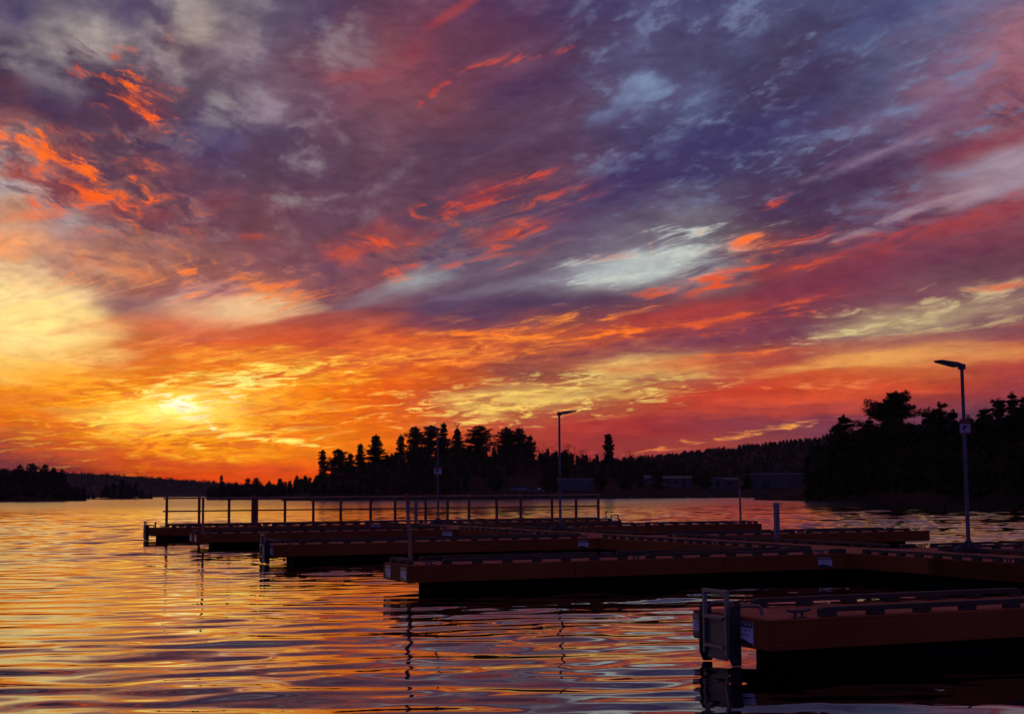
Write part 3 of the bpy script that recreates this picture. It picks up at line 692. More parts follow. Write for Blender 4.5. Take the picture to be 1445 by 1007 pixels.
def bull_rail(root, p0, p1):
    """timber kerb rail on spacer blocks, from p0 to p1 (dock coordinates)"""
    p0, p1 = Vector((p0[0], p0[1], 0)), Vector((p1[0], p1[1], 0))
    L = (p1 - p0).length
    ang = math.atan2(p1.y - p0.y, p1.x - p0.x)
    m = MB()
    c = 0.02
    m.prism([(0, 0.044), (L, 0.044), (L, 0.092 - c), (L - 0.05, 0.092), (0.05, 0.092), (0, 0.092 - c)], -0.045, 0.045, 'y')
    r = m.build('bull_rail', 'rail', root, (p0.x, p0.y, DECK + 0.002), (0, 0, ang))
    n = max(1, round((L - 0.17) / 0.53))
    for i in range(n + 1):
        x = 0.085 + (L - 0.17) * i / n
        o = bpy.data.objects.new('spacer_block', block_mesh())
        COL.objects.link(o)
        o.parent = r
        o.location = (x, 0, 0)
    return r


def dock(label, s0, s1, t0, t1, rails, cleats, along='x', open_edges=(), seams=(), floats=None, group='finger docks off the walkway', name='floating_dock'):
    L, W = s1 - s0, t1 - t0
    root = empty(name, label, 'dock', at(s0, t0), R(TH), group)
    rnd = random.Random(int(s0 * 10 + t0 * 7))
    # boards laid across the dock
    m = MB()
    if along == 'x':
        n = int(L / 0.14)
        for i in range(n):
            m.box(i * L / n + 0.003, (i + 1) * L / n - 0.003, 0.0, W, DECK - 0.035 + rnd.uniform(-.0015, 0), DECK + rnd.uniform(-.002, .0015))
    else:
        n = int(W / 0.14)
        for i in range(n):
            m.box(0.0, L, i * W / n + 0.003, (i + 1) * W / n - 0.003, DECK - 0.035, DECK + rnd.uniform(-.002, .0015))
    m.build('deck', 'deck', root)
    top = DECK - 0.004
    spans = {'near': (0, L, -0.045, 0.0), 'far': (0, L, W, W + 0.045), 'left': (-0.045, 0.0, -0.045, W + 0.045), 'right': (L, L + 0.045, -0.045, W + 0.045)}
    for e, (x0, x1, y0, y1) in spans.items():
        if e in open_edges:
            continue
        cuts = [0.0] + [c for ee, c in seams if ee == e] + [None]
        horiz = e in ('near', 'far')
        for a, b_ in zip(cuts[:-1], cuts[1:]):
            f = MB()
            if horiz:
                f.box(x0 + a + (0.006 if a else 0), (x0 + b_ - 0.006) if b_ else x1, y0, y1, FBOT, top, 0.006)
            else:
                f.box(x0, x1, y0 + a + (0.006 if a else 0), (y0 + b_ - 0.006) if b_ else y1, FBOT, top, 0.006)
            f.build('fascia_board', 'fascia', root)
    for (x0, x1, y0, y1) in (floats if floats is not None else [(0.52, L - 0.1, 0.22, W - 0.22)]):
        f = MB()
        f.box(x0, x1, y0, y1, -0.35, FBOT + 0.14, 0.03)
        f.build('float', 'float', root)
    for a, b_ in rails:
        bull_rail(root, a, b_)
    for (x, y, ry) in cleats:
        obj('cleat', cleat_mesh(), root, (x, y, DECK), (0, 0, R(ry)))
    return root


def finger_rails(L, W, mirror=False, end_rail=False):
    """kerb rails and cleats along a finger; x = 0 is its free end"""
    segs = [(0.60, 4.13), (4.53, 8.08), (8.48, L - 0.04)]
    cl = [0.36, 4.33, 8.28]
    rails, cleats = [], []
    for y in (0.06, W - 0.06):
        for a, b_ in segs:
            if b_ - a > 0.25:
                rails.append(((a, y), (b_, y)))
        for c in cl:
            cleats.append((c, y, 0))
    if end_rail:
        rails.append(((0.06, 0.12), (0.06, W - 0.12)))
    if mirror:
        rails = [((L - b_[0], b_[1]), (L - a[0], a[1])) for a, b_ in rails]
        cleats = [(L - x, y, r) for x, y, r in cleats]
    return rails, cleats


SW0, SW1 = 16.40, 18.45        # walkway edges
FW = 1.36
left_fingers = [
    (11.77, 7.36, False, 'nearest finger dock, low brown deck with two white signs and a ladder on its end'),
    (23.27, 7.48, True, 'brown finger dock with a bare wooden pole on its two-signed free end, second out'),
    (34.47, 7.66, False, 'long brown finger dock third out, small ladder on its left end'),
    (45.77, 7.70, True, 'thin dark finger dock fourth out, just in front of the fenced pier'),
]
for t0, s0, er, lab in left_fingers:
    L = SW0 - 0.05 - s0
    rr, cc = finger_rails(L, FW, False, er)
    dock(lab, s0, SW0 - 0.05, t0, t0 + FW, rr, cc, open_edges=('right',), seams=[('near', 3.05), ('near', 6.1), ('far', 3.05), ('far', 6.1)])
right_fingers = [
    (34.47, 27.0, False, 'brown finger dock on the far side of the walkway, pointing right into dark water'),
    (45.77, 28.3, True, 'far right finger dock with a thin pole at its tip, against the red water'),
    (23.27, 27.4, False, 'finger dock behind the tall right lamp, running out of the picture'),
]
for t0, s1, er, lab in right_fingers:
    L = s1 - (SW1 + 0.05)
    rr, cc = finger_rails(L, FW, True, er)
    dock(lab, SW1 + 0.05, s1, t0, t0 + FW, rr, cc, open_edges=('left',), floats=[(0.1, L - 0.6, 0.22, FW - 0.22)])

# the walkway, its kerb rails broken where the fingers join
WT0, WT1 = 2.0, 54.42
rails, cleats = [], []
WW = SW1 - SW0
for base in (0.45, 11.77, 23.27, 34.47, 45.77):
    a, b_ = base + FW + 0.12, base + 11.3 - 0.15
    if base == 45.77:
        b_ = WT1 - 0.15
    for x in (0.06, WW - 0.06):
        cuts = [(a, a + 3.6), (a + 4.0, b_ - 4.15), (b_ - 3.8, b_)]
        for p, q in cuts:
            p, q = max(p, WT0 + 0.1), min(q, WT1 - 0.1)
            if q - p > 0.35:
                rails.append(((x, p - WT0), (x, q - WT0)))
        for c in (a + 3.8, b_ - 3.98):
            if WT0 < c < WT1:
                cleats.append((x, c - WT0, 90))
dock('long brown walkway the fingers branch from, running away to the fenced pier', SW0, SW1, WT0, WT1, rails, cleats, along='y',
     open_edges=('far',), seams=[('left', 18.92), ('left', 9.0), ('left', 28.6), ('left', 38.2), ('right', 18.92), ('right', 30.0), ('right', 40.0)],
     floats=[(0.1, WW - 0.1, 0.2, WT1 - WT0 - 0.2)], group=None, name='walkway_dock')

# cross pier at the end with the fence on it
PS0, PS1, PT0, PT1 = 7.48, 26.85, 54.5, 56.3
L = PS1 - PS0
rails = [((x, 0.06), (x + 3.4, 0.06)) for x in (0.7, 4.5, 12.1, 15.6)] + [((x, PT1 - PT0 - 0.06), (x + 3.4, PT1 - PT0 - 0.06)) for x in (0.7, 4.5, 8.3, 12.1, 15.6)]
rails.append(((8.2, 0.06), (9.0, 0.06)))
rails.append(((11.3, 0.06), (11.9, 0.06)))
dock('cross pier at the end of the walkway, carrying the long mesh fence', PS0, PS1, PT0, PT1, rails,
     [(0.4, 0.06, 0), (4.3, 0.06, 0), (15.55, 0.06, 0)], floats=[(0.35, L - 0.5, 0.1, PT1 - PT0 - 0.1)], group=None, name='cross_pier')


# ------------------------------------------------------------------ ladders on the dock ends
def ladder(label, s, t, w=0.60, grab=True):
    """swing ladder hung on a dock end; the end faces -x in dock coordinates"""
    root = empty('dock_ladder', label, 'ladder', at(s, t), R(TH), 'ladders on the dock ends')
    hw = w / 2
    # rubbing plates on both sides, clipped at the bottom corner
    for y in (-hw, hw - 0.035):
        m = MB()
        m.prism([(0.0, 0.60), (-0.045, 0.60), (-0.085, 0.585), (-0.115, 0.55), (-0.13, 0.49), (-0.13, 0.10), (-0.09, 0.01), (0.0, 0.01)], y, y + 0.035, 'y')
        m.build('side_plate', 'rubber', root)
    # inner ladder frame of square tube, folded up above the deck
    m = MB()
    r = 0.022
    for y in (-hw + 0.085, hw - 0.085):
        m.box(-0.125, -0.085, y - r, y + r, 0.10, 0.72, 0.004)
    m.box(-0.127, -0.083, -hw + 0.066, hw - 0.066, 0.70, 0.735, 0.004)
    m.build('ladder_frame', 'alu', root)
    for z in (0.165, 0.445):
        m = MB()
        m.box(-0.15, -0.065, -hw + 0.105, hw - 0.105, z, z + 0.035, 0.006)
        m.build('tread', 'alu', root)
    m = MB()
    m.box(-0.095, -0.08, -hw + 0.107, hw - 0.107, 0.05, 0.44, 0.003)
    m.build('back_panel', 'dark_steel', root)
    if grab:
        for y in (-hw + 0.02, hw - 0.02):
            m = MB()
            pts = [(-0.06, y, 0.50)]
            pts += [(-0.06 + 0.10 * (1 - math.cos(a)), y, 0.50 + 0.085 * math.sin(a)) for a in [k * math.pi / 10 for k in range(1, 6)]]
            pts += [(0.16, y, 0.585), (0.22, y, 0.575), (0.25, y, 0.545), (0.255, y, 0.489)]
            m.tube(pts, 0.018, 8)
            m.build('grab_handle', 'alu', root)
    return root


ladder('ladder between two signs on the end of the nearest dock', 7.31, 12.52)
ladder('dark ladder on the left end of the third finger dock', 7.61, 35.2)
ladder('ladder on the left tip of the fenced cross pier', 7.43, 55.4)
ladder('ladder frame at the right tip of the cross pier, beyond the fence', PS1 - 0.35, 54.43, 0.5).rotation_euler.z = R(TH + 90)


# ------------------------------------------------------------------ signs screwed to the fascias
def slip_sign(label, s, t, facing, head, lines, w=0.335, h=0.235, z=0.335):
    """facing: 'end' looks along -u, 'side' looks along -v"""
    rot = R(TH - 90) if facing == 'end' else R(TH)
    root = MB()
    root.box(-w / 2, w / 2, -0.006, 0.0, -h / 2, h / 2)
    o = root.build('slip_sign', 'white', None, at(s, t, z), (0, 0, rot))
    tag(o, label, 'sign', 'slip signs on the dock sides')
    m = MB()
    m.box(-w / 2 + 0.001, w / 2 - 0.001, -0.008, -0.0062, h / 2 - 0.062, h / 2 - 0.001)
    m.build('header_band', 'black', o)
    m = MB()
    pts = [(-w / 2 + 0.001, -h / 2 + 0.001), (w / 2 - 0.001, -h / 2 + 0.001)]
    for k in range(13):
        x = w / 2 - 0.001 - (w - 0.002) * k / 12
        q = (x + w / 2) / w
        pts.append((x, -h / 2 + 0.045 + 0.018 * math.sin(q * 4.2 + 0.35)))
    m.prism(pts, -0.008, -0.0062, 'y')
    m.build('wave_band', 'black', o)

    def put(txt, cx, cz, tw, th, mat, y):
        vs, fs = text_mesh(txt, tw, th, mat)
        q = MB()
        q.add([(a + cx, y, b_ + cz) for a, b_ in vs], fs)
        q.build('lettering', mat, o)
    put(head, 0, h / 2 - 0.031, w * 0.86, 0.036, 'grey_print', -0.0095)
    for k, (tx, tw) in enumerate(lines):
        put(tx, 0, h / 2 - 0.086 - 0.045 * k, w * tw, 0.033, 'black', -0.0075)
    return o


RES = ('RESERVED', [('SEASONAL', 0.62), ('BOAT SLIP', 0.68)])
MAX2 = ('BOAT SLIP #1', [('MAX. 2 HOUR', 0.80), ('PARKING', 0.56)])
e4 = 7.36 - 0.048
slip_sign('two hour parking sign right of the ladder on the nearest dock end', e4, 12.16, 'end', *MAX2)
slip_sign('reserved slip sign left of the ladder on the nearest dock end', e4, 13.00, 'end', *RES)
e3 = 7.48 - 0.048
slip_sign('right one of two signs under the end rail of the second finger dock', e3, 23.47, 'end', *MAX2, w=0.30)
slip_sign('left one of two signs under the end rail of the second finger dock', e3, 24.38, 'end', *RES, w=0.30)
slip_sign('sign on the side of the second finger dock, by the walkway corner', 15.78, 23.27 - 0.048, 'side', *RES, w=0.30, h=0.21)
slip_sign('sign on the side of the third finger dock, by the walkway corner', 15.86, 34.47 - 0.048, 'side', *RES, w=0.30, h=0.21)
slip_sign('sign on the side of the fourth finger dock, by the walkway corner', 16.02, 45.77 - 0.048, 'side', *RES, w=0.34, h=0.23)
slip_sign('small bluish sign on the cross pier edge below the fence', 16.1, PT0 - 0.048, 'side', *RES, w=0.36, h=0.22, z=0.40)
slip_sign('sign on the end of the third finger dock, right of its ladder', 7.66 - 0.048, 34.72, 'end', *MAX2, w=0.28)
slip_sign('left one of two signs on the end of the fourth finger dock', 7.70 - 0.048, 46.95, 'end', *RES, w=0.32)
slip_sign('right one of two signs on the end of the fourth finger dock', 7.70 - 0.048, 46.0, 'end', *MAX2, w=0.32)


# ------------------------------------------------------------------ lamp posts
def lamp(label, s, t, top, head_dir, sign=None):
    root = empty('lamp_post', label, 'lamp post', at(s, t), R(TH), 'lamp posts along the walkway')
    z0 = DECK
    m = MB()
    m.tube([(0, 0, z0 + 0.02), (0, 0, z0 + 1.2), (0, 0, top)], 0.043, 10, 0.033)
    m.build('pole', 'steel', root)
    m = MB()
    m.box(-0.16, 0.16, -0.16, 0.16, z0, z0 + 0.02, 0.004)
    for k in range(4):
        a = k * math.pi / 2
        c, s_ = math.cos(a), math.sin(a)
        pts = [(0.045, z0 + 0.02), (0.36, z0 + 0.02), (0.36, z0 + 0.05), (0.045, z0 + 0.24)]
        vs = []
        for w in (-0.008, 0.008):
            for (r_, zz) in pts:
                vs.append((r_ * c - w * s_, r_ * s_ + w * c, zz))
        m.add(vs, [(0, 1, 2, 3), (7, 6, 5, 4), (0, 4, 5, 1), (1, 5, 6, 2), (2, 6, 7, 3), (3, 7, 4, 0)])
    m.build('base_bracket', 'dark_steel', root)
    # flat lantern head on a short stub, tilted up at the tip
    hd = bpy.data.objects.new('head_pivot', None)
    m = MB()
    m.box(-0.055, 0.055, -0.055, 0.055, top - 0.06, top + 0.045, 0.008)
    for dz in (-0.01, 0.02):
        m.tube([(-0.055 * head_dir, 0.0, top + dz), (-0.09 * head_dir, 0.0, top + dz)], 0.007, 6)
    m.build('mount', 'dark_steel', root)
    m = MB()
    pr = [(0.05, -0.02), (0.14, -0.035), (0.56, -0.02), (0.59, 0.0), (0.57, 0.018), (0.18, 0.045), (0.05, 0.03)]
    ca, sa = math.cos(R(9)), math.sin(R(9))
    pr = [((x * ca - zz * sa) * head_dir, x * sa + zz * ca + top) for x, zz in pr]
    m.prism(pr, -0.105, 0.105, 'y')
    h_ = m.build('lamp_head', 'dark_steel', root)
    m = MB()
    pr = [(0.22, -0.0375), (0.54, -0.0235), (0.54, -0.0265), (0.22, -0.041)]
    pr = [((x * ca - zz * sa) * head_dir, x * sa + zz * ca + top) for x, zz in pr]
    m.prism(pr, -0.085, 0.085, 'y')
    m.build('lens', 'glass', h_)
    bpy.data.objects.remove(hd)
    return root


def notice(label, s, t, z, w=0.25, h=0.33):
    m = MB()
    m.box(-w / 2, w / 2, -0.006, 0.0, -h / 2, h / 2, 0.002)
    o = m.build('notice_sign', 'notice', None, at(s, t, z), (0, 0, R(TH - 26)))
    tag(o, label, 'sign', 'notices on the lamp posts')
    m = MB()
    m.box(-w / 2 + .001, w / 2 - .001, -0.008, -0.0062, h * 0.18, h / 2 - .001)
    m.build('red_header', 'red', o)
    m = MB()
    m.box(-w / 2 + .001, w / 2 - .001, -0.008, -0.0062, -h / 2 + .001, -h * 0.40)
    m.build('red_footer', 'red', o)
    m = MB()
    r = w * 0.24
    m.prism([(r * math.cos(a), -0.035 + r * 1.05 * math.sin(a)) for a in [k * math.pi / 12 for k in range(24)]], -0.008, -0.0062, 'y')
    m.build('round_emblem', 'black', o)
    m = MB()
    m.prism([(r * (0.52 + 0.28 * math.cos(a)), -0.035 + r * (-0.1 + 0.5 * math.sin(a))) for a in [k * math.pi / 8 for k in range(16)]], -0.0095, -0.0082, 'y')
    m.prism([(r * (-0.05 + 0.3 * math.cos(a)), -0.035 + r * (-0.62 + 0.2 * math.sin(a))) for a in [k * math.pi / 8 for k in range(16)]], -0.0095, -0.0082, 'y')
    m.build('emblem_mark', 'grey_print', o)
    return o


lamp('tall lamp post at right, flat head pointing left above the walkway', 18.38, 22.25, 4.07, -1)
lamp('middle lamp post on the walkway, flat head pointing right, no sign', 18.38, 41.60, 4.20, 1)
lamp('farthest lamp post, by the fence, dark against the wooded hill', 18.38, 53.55, 4.22, -1)
notice('red and white notice with a black round emblem on the right lamp post', 18.38 - 0.02, 22.25 - 0.055, 2.90, 0.21, 0.29)
notice('red and white notice on the farthest lamp post, by the fence', 18.38 - 0.02, 53.55 - 0.055, 2.60, 0.32, 0.36)


# ------------------------------------------------------------------ service pedestals, piles
def pedestal(label, s, t, hgt):
    root = empty('service_pedestal', label, 'pedestal', at(s, t), R(TH), 'service pedestals on the walkway')
    m = MB()
    m.box(-0.055, 0.055, -0.055, 0.055, DECK + 0.012, DECK + hgt, 0.012)
    m.build('post', 'pedestal', root)
    m = MB()
    m.box(-0.09, 0.09, -0.09, 0.09, DECK, DECK + 0.012, 0.003)
    m.build('foot_plate', 'dark_steel', root)
    m = MB()
    z = DECK + hgt
    m.tube([(0.05, 0, z - 0.10), (0.10, 0, z - 0.10), (0.125, 0, z - 0.085), (0.135, 0, z - 0.03)], 0.014, 8)
    m.tube([(0.135, -0.03, z - 0.022), (0.135, 0.03, z - 0.022)], 0.012, 6)
    m.build('tap', 'alu', root)
    return root


pedestal('pale square pedestal post on the walkway, in front of the red water', 18.42, 29.05, 0.93)
pedestal('thin dark pedestal post by the fence, left of the farthest lamp', 17.9, 54.9, 0.92)


def pile(label, s, t, top, r, lean=0.0, cap=True):
    root = empty('mooring_pole', label, 'pole', at(s, t), R(TH), 'wooden poles on the dock ends')
    m = MB()
    m.tube([(0, 0, DECK - 0.02), (lean * 0.4, 0, DECK + 0.5), (lean, 0, top - 0.34)], r, 10, r * 0.94)
    m.build('shaft', 'pile', root)
    m = MB()
    m.tube([(lean, 0, top - 0.34), (lean, 0, top - 0.19)], r * 1.03, 10)
    m.build('reflective_band', 'pedestal', root)
    m = MB()
    m.tube([(lean, 0, top - 0.19), (lean, 0, top)], r * 1.02, 10, r * 0.98)
    m.build('painted_tip', 'red', root)
    return root


pile('bare wooden pole with a red tip on the second finger dock end', 7.76, 24.1, 1.71, 0.036, -0.05)
pile('thin pole on the fourth finger dock end, in front of the fence', 7.98, 46.6, 1.62, 0.040, 0.0)
pile('thin reddish pole on the tip of the far right finger dock', 28.12, 46.85, 1.95, 0.042, 0.0)
m = MB()
m.tube([(0, 0, DECK), (0.0, 0, DECK + 0.18)], 0.03, 8)
m.tube([(0, 0, DECK + 0.18), (0.0, 0, DECK + 0.21)], 0.05, 8)
tag(m.build('mooring_post', 'dark_steel', None, at(7.62, 54.8)), 'short dark mooring post on the left tip of the cross pier', 'mooring post')
m = MB()
m.tube([(0, 0, DECK), (0.0, 0, DECK + 0.36)], 0.02, 8)
m.box(-0.06, 0.06, -0.03, 0.03, DECK + 0.36, DECK + 0.40)
tag(m.build('mooring_post', 'dark_steel', None, at(26.3, 54.75)), 'thin dark post on the cross pier just right of the fence end', 'mooring post')


# ------------------------------------------------------------------ the fence on the cross pier
def fence():
    t = 56.12
    posts = [8.22, 9.46, 10.62, 12.84, 13.99, 15.12, 16.37, 17.41, 18.72, 19.68, 20.63, 21.87, 22.97, 24.41, 25.54, 26.60]
    x0 = posts[0]
    root = empty('mesh_fence', 'long fence of wooden posts and chain-link mesh on the cross pier', 'fence', at(x0, t), R(TH))
    Lf = posts[-1] - x0
    topz = DECK + 1.13
    for p in posts:
        m = MB()
        m.box(p - x0 - 0.047, p - x0 + 0.047, -0.042, 0.042, DECK, topz + 0.05, 0.006)
        m.build('fence_post', 'post', root)
    m = MB()
    m.box(-0.14, Lf + 0.05, -0.075, -0.044, topz - 0.06, topz, 0.004)
    m.build('top_rail', 'pile', root)
    m = MB()
    m.box(-0.16, Lf + 0.03, -0.070, -0.044, DECK + 0.575, DECK + 0.63, 0.004)
    m.build('middle_rail', 'post', root)
    m = MB()
    m.box(0.0, Lf, -0.070, -0.044, DECK + 0.06, DECK + 0.13, 0.004)
    m.build('bottom_rail', 'post', root)
    m = MB()
    zb, zt, pitch, r = DECK + 0.10, topz - 0.02, 0.072, 0.0022
    hgt = zt - zb
    k = -hgt
    while k < Lf:
        for sgn in (1, -1):
            a0, a1 = k, k + hgt
            c0, c1 = max(a0, 0.0), min(a1, Lf)
            if c1 > c0:
                z0, z1 = zb + (c0 - a0), zb + (c1 - a0)
                if sgn < 0:
                    z0, z1 = zt - (c0 - a0), zt - (c1 - a0)
                y = -0.0405 * 0 + sgn * 0.002
                d = r * 1.3
                m.add([(c0, y - r, z0 - d), (c0, y + r, z0 - d), (c0, y, z0 + d), (c1, y - r, z1 - d), (c1, y + r, z1 - d), (c1, y, z1 + d)],
                      [(0, 1, 4, 3), (1, 2, 5, 4), (2, 0, 3, 5)])
        k += pitch
    m.build('chain_link_mesh', 'steel', root)
    return root


fence()
m = MB()
m.tube([(0, 0, -1.5), (0, 0, 0.5), (0.0, 0, DECK + 1.2)], 0.14, 14, 0.135)
tag(m.build('dock_pile', 'post', None, at(11.72, 56.55)), 'thick reddish wooden pile standing behind the fence', 'pile')


# ------------------------------------------------------------------ land: wooded hills round the lake (x, y, height of the tree tops; metres)
HEADLAND = [(-248.0, 474.1, 4.7), (-231.0, 482.6, 8.4), (-215.1, 489.9, 10.1), (-200.5, 496.0, 9.8), (-189.8, 500.2, 10.8), (-181.0, 503.4, 10.7), (-175.5, 505.4, 11.0), (-167.6, 508.1, 11.2), (-161.1, 510.2, 10.4), (-158.8, 510.9, 6.1), (-156.4, 511.6, 2.1), (-153.1, 512.6, 0.4)]
FAR_HILL = [(-942.0, 1167.4, 24.6), (-833.4, 1247.2, 37.1), (-721.9, 1314.9, 43.0), (-580.2, 1383.2, 35.4), (-532.3, 1402.4, 32.0), (-482.6, 1420.3, 29.1), (-447.3, 1431.8, 27.2), (-424.4, 1438.7, 26.0), (-377.7, 1451.7, 22.6), (-336.7, 1461.7, 19.2), (-308.9, 1467.8, 16.8), (-277.3, 1474.1, 14.4), (-238.1, 1481.0, 9.0), (-187.5, 1488.2, 2.8)]
ISLET = [(-211.6, 688.2, 0.2), (-201.9, 691.1, 0.4), (-198.5, 692.1, 4.8), (-194.7, 693.2, 7.2), (-189.9, 694.5, 8.2), (-184.5, 696.0, 7.1), (-179.9, 697.2, 2.9), (-175.9, 698.2, -0.0)]
MID_SHORE = [(-113.1, 528.0, 0.2), (-111.2, 528.4, 1.9), (-109.7, 528.7, 4.3), (-106.7, 529.4, 5.3), (-99.8, 530.7, 5.8), (-95.5, 531.5, 6.3), (-90.9, 532.3, 5.8), (-86.3, 533.1, 7.0), (-80.6, 534.0, 7.9), (-73.8, 534.9, 9.0), (-64.9, 536.1, 9.2), (-54.4, 537.3, 9.2)]
PENINSULA = [(-60.0, 425.8, 3.1), (-57.9, 426.1, 6.9), (-53.8, 426.6, 9.0), (-49.6, 427.1, 10.6), (-44.4, 427.7, 11.9), (-38.0, 428.3, 13.3), (-33.8, 428.7, 14.8), (-26.4, 429.2, 16.2), (-15.7, 429.7, 16.8), (-5.0, 430.0, 16.5), (5.7, 430.0, 15.4), (16.3, 429.7, 14.4), (27.0, 429.2, 12.8), (37.6, 428.4, 12.3), (46.0, 427.5, 11.4), (56.4, 426.3, 9.6)]
RIGHT_HILL = [(40.1, 758.9, 18.1), (58.9, 757.7, 20.5), (77.6, 756.0, 21.8), (103.5, 752.9, 24.5), (125.5, 749.6, 26.5), (147.2, 745.6, 28.7), (163.2, 742.3, 30.7), (179.0, 738.6, 33.4), (196.3, 734.2, 35.2), (219.9, 727.5, 36.2), (242.9, 720.1, 37.0), (304.3, 696.4, 36.0), (371.7, 662.9, 26.4)]
RIGHT_BANK = [(51.4, 256.9, 0.3), (51.7, 252.8, 2.6), (51.9, 248.6, 6.1), (52.6, 244.4, 9.3), (53.6, 240.1, 11.1), (54.9, 233.6, 11.4), (57.2, 226.9, 11.3), (60.4, 217.8, 11.0), (63.4, 209.6, 12.1), (66.3, 202.4, 12.4), (68.8, 195.2, 12.4), (72.2, 188.7, 12.2), (76.2, 182.7, 11.1), (81.4, 176.1, 10.9)]
CREST_PINES = [(-56.5, 424.3, 14.6, 2.1, 'n'), (-52.1, 426.8, 14.9, 3.6, 'b'), (-49.0, 429.2, 13.7, 1.9, 'b'), (-45.7, 426.6, 16.3, 2.6, 's'), (-41.2, 428.0, 19.1, 3.9, 's'), (-33.7, 429.7, 19.1, 2.8, 's'), (-29.3, 429.0, 21.6, 3.4, 'b'), (-24.8, 432.3, 22.1, 3.7, 'b'), (-21.0, 429.5, 22.6, 2.6, 's'), (-16.7, 427.7, 22.1, 3.0, 't'), (-10.1, 429.9, 21.7, 4.5, 'b'), (-1.8, 431.0, 21.3, 3.2, 'b'), (2.1, 429.0, 20.9, 3.8, 'b'), (5.1, 431.0, 18.6, 2.1, 'b'), (28.8, 427.0, 18.7, 1.9, 'c')]
BANK_PINES = [(54.4, 233.8, 13.7, 2.2, 'r'), (53.5, 237.0, 12.3, 1.1, 'r'), (59.0, 219.2, 16.5, 5.0, 'w'), (62.7, 208.8, 14.2, 2.8, 'm'), (61.9, 212.2, 12.9, 1.8, 'm'), (63.7, 205.4, 12.9, 1.6, 'm'), (66.1, 199.3, 12.7, 1.9, 'm'), (67.3, 196.8, 13.9, 2.1, 'm'), (68.4, 194.3, 14.6, 1.7, 's'), (69.1, 191.9, 13.8, 1.6, 's'), (56.8, 226.0, 12.7, 1.6, 'm'), (70.2, 188.3, 13.7, 2.0, 'm'), (64.7, 201.9, 11.8, 1.5, 'm')]
HEADLAND_PINES = [(-173.2, 500.9, 12.6, 2.4, 'r'), (-168.6, 500.4, 13.1, 3.2, 'r'), (-165.1, 503.6, 12.6, 2.6, 'r'), (-161.8, 502.6, 11.6, 1.8, 'r'), (-158.8, 502.5, 11.0, 1.6, 'r'), (-178.9, 501.0, 11.4, 2.4, 'r')]
SHORE_PINES = [(-107.6, 527.1, 8.7, 1.3, 's'), (-109.4, 524.7, 5.3, 1.3, 's'), (-98.2, 529.0, 7.6, 1.9, 'r'), (-95.2, 529.5, 7.8, 2.1, 'r'), (-90.9, 532.3, 6.5, 1.6, 'r'), (-86.7, 531.0, 7.5, 1.3, 'r'), (-102.7, 528.1, 6.3, 1.6, 'r'), (-81.0, 534.9, 8.5, 1.3, 'r'), (-77.9, 535.4, 8.5, 1.3, 'r')]
ISLET_TREES = [(-196.7, 690.5, 6.8, 1.8, 's'), (-193.8, 692.4, 7.9, 2.1, 's'), (-190.0, 694.5, 9.2, 2.5, 's'), (-186.5, 694.4, 7.8, 2.1, 's'), (-183.6, 694.1, 8.1, 2.1, 's'), (-180.9, 695.9, 4.7, 1.8, 's')]
BARE_TREES = [(-36.7, 430.4, 15.3, 1.7), (-7.2, 433.9, 17.3, 1.9), (7.1, 427.9, 16.6, 1.9), (9.6, 430.9, 17.3, 1.9), (12.1, 429.8, 17.0, 2.1), (15.0, 432.7, 16.5, 1.7), (16.3, 428.7, 17.0, 1.9), (19.0, 430.6, 16.1, 1.9), (21.0, 429.5, 15.4, 1.9), (23.1, 428.4, 15.6, 2.4), (26.0, 431.2, 14.4, 1.9), (32.3, 428.8, 14.7, 2.1), (34.4, 430.6, 13.9, 1.7), (36.0, 427.5, 13.6, 1.9), (39.2, 432.2, 13.5, 1.7), (41.3, 429.0, 13.1, 1.9), (65.6, 202.7, 12.7, 1.7), (55.6, 229.4, 12.2, 1.4)]


def hash_noise(x, y):
    return (math.sin(x * 0.131 + y * 0.071 + 1.3) + math.sin(x * 0.043 - y * 0.117 + 0.4) + math.sin(x * 0.31 + y * 0.27)) / 3.0


def frame_line(line):
    out = []
    for i, (x, y, z) in enumerate(line):
        a, b_ = line[max(i - 1, 0)], line[min(i + 1, len(line) - 1)]
        d = Vector((b_[0] - a[0], b_[1] - a[1], 0)).normalized()
        n = Vector((d.y, -d.x, 0))
        if n.dot(Vector((-x, -y, 0))) < 0:
            n = -n
        out.append((Vector((x, y, 0)), n, z))
    return out


def ground_h(zr, q, x, y):
    """height across a slope; q runs from -1 (behind) over 0 (crest) to 1 (shoreline)"""
    if q >= 0:
        k = 1 - q
        return max(-0.6 + 1.1 * min(k / 0.12, 1.0) + (zr - 0.5) * (k ** 1.25), -0.6) + 0.12 * zr * hash_noise(x, y) * k * q * 2
    return zr * (1 + q * 0.5) if q > -0.6 else zr * 0.7 * (1 + (q + 0.6) / 0.4 * 1.1)


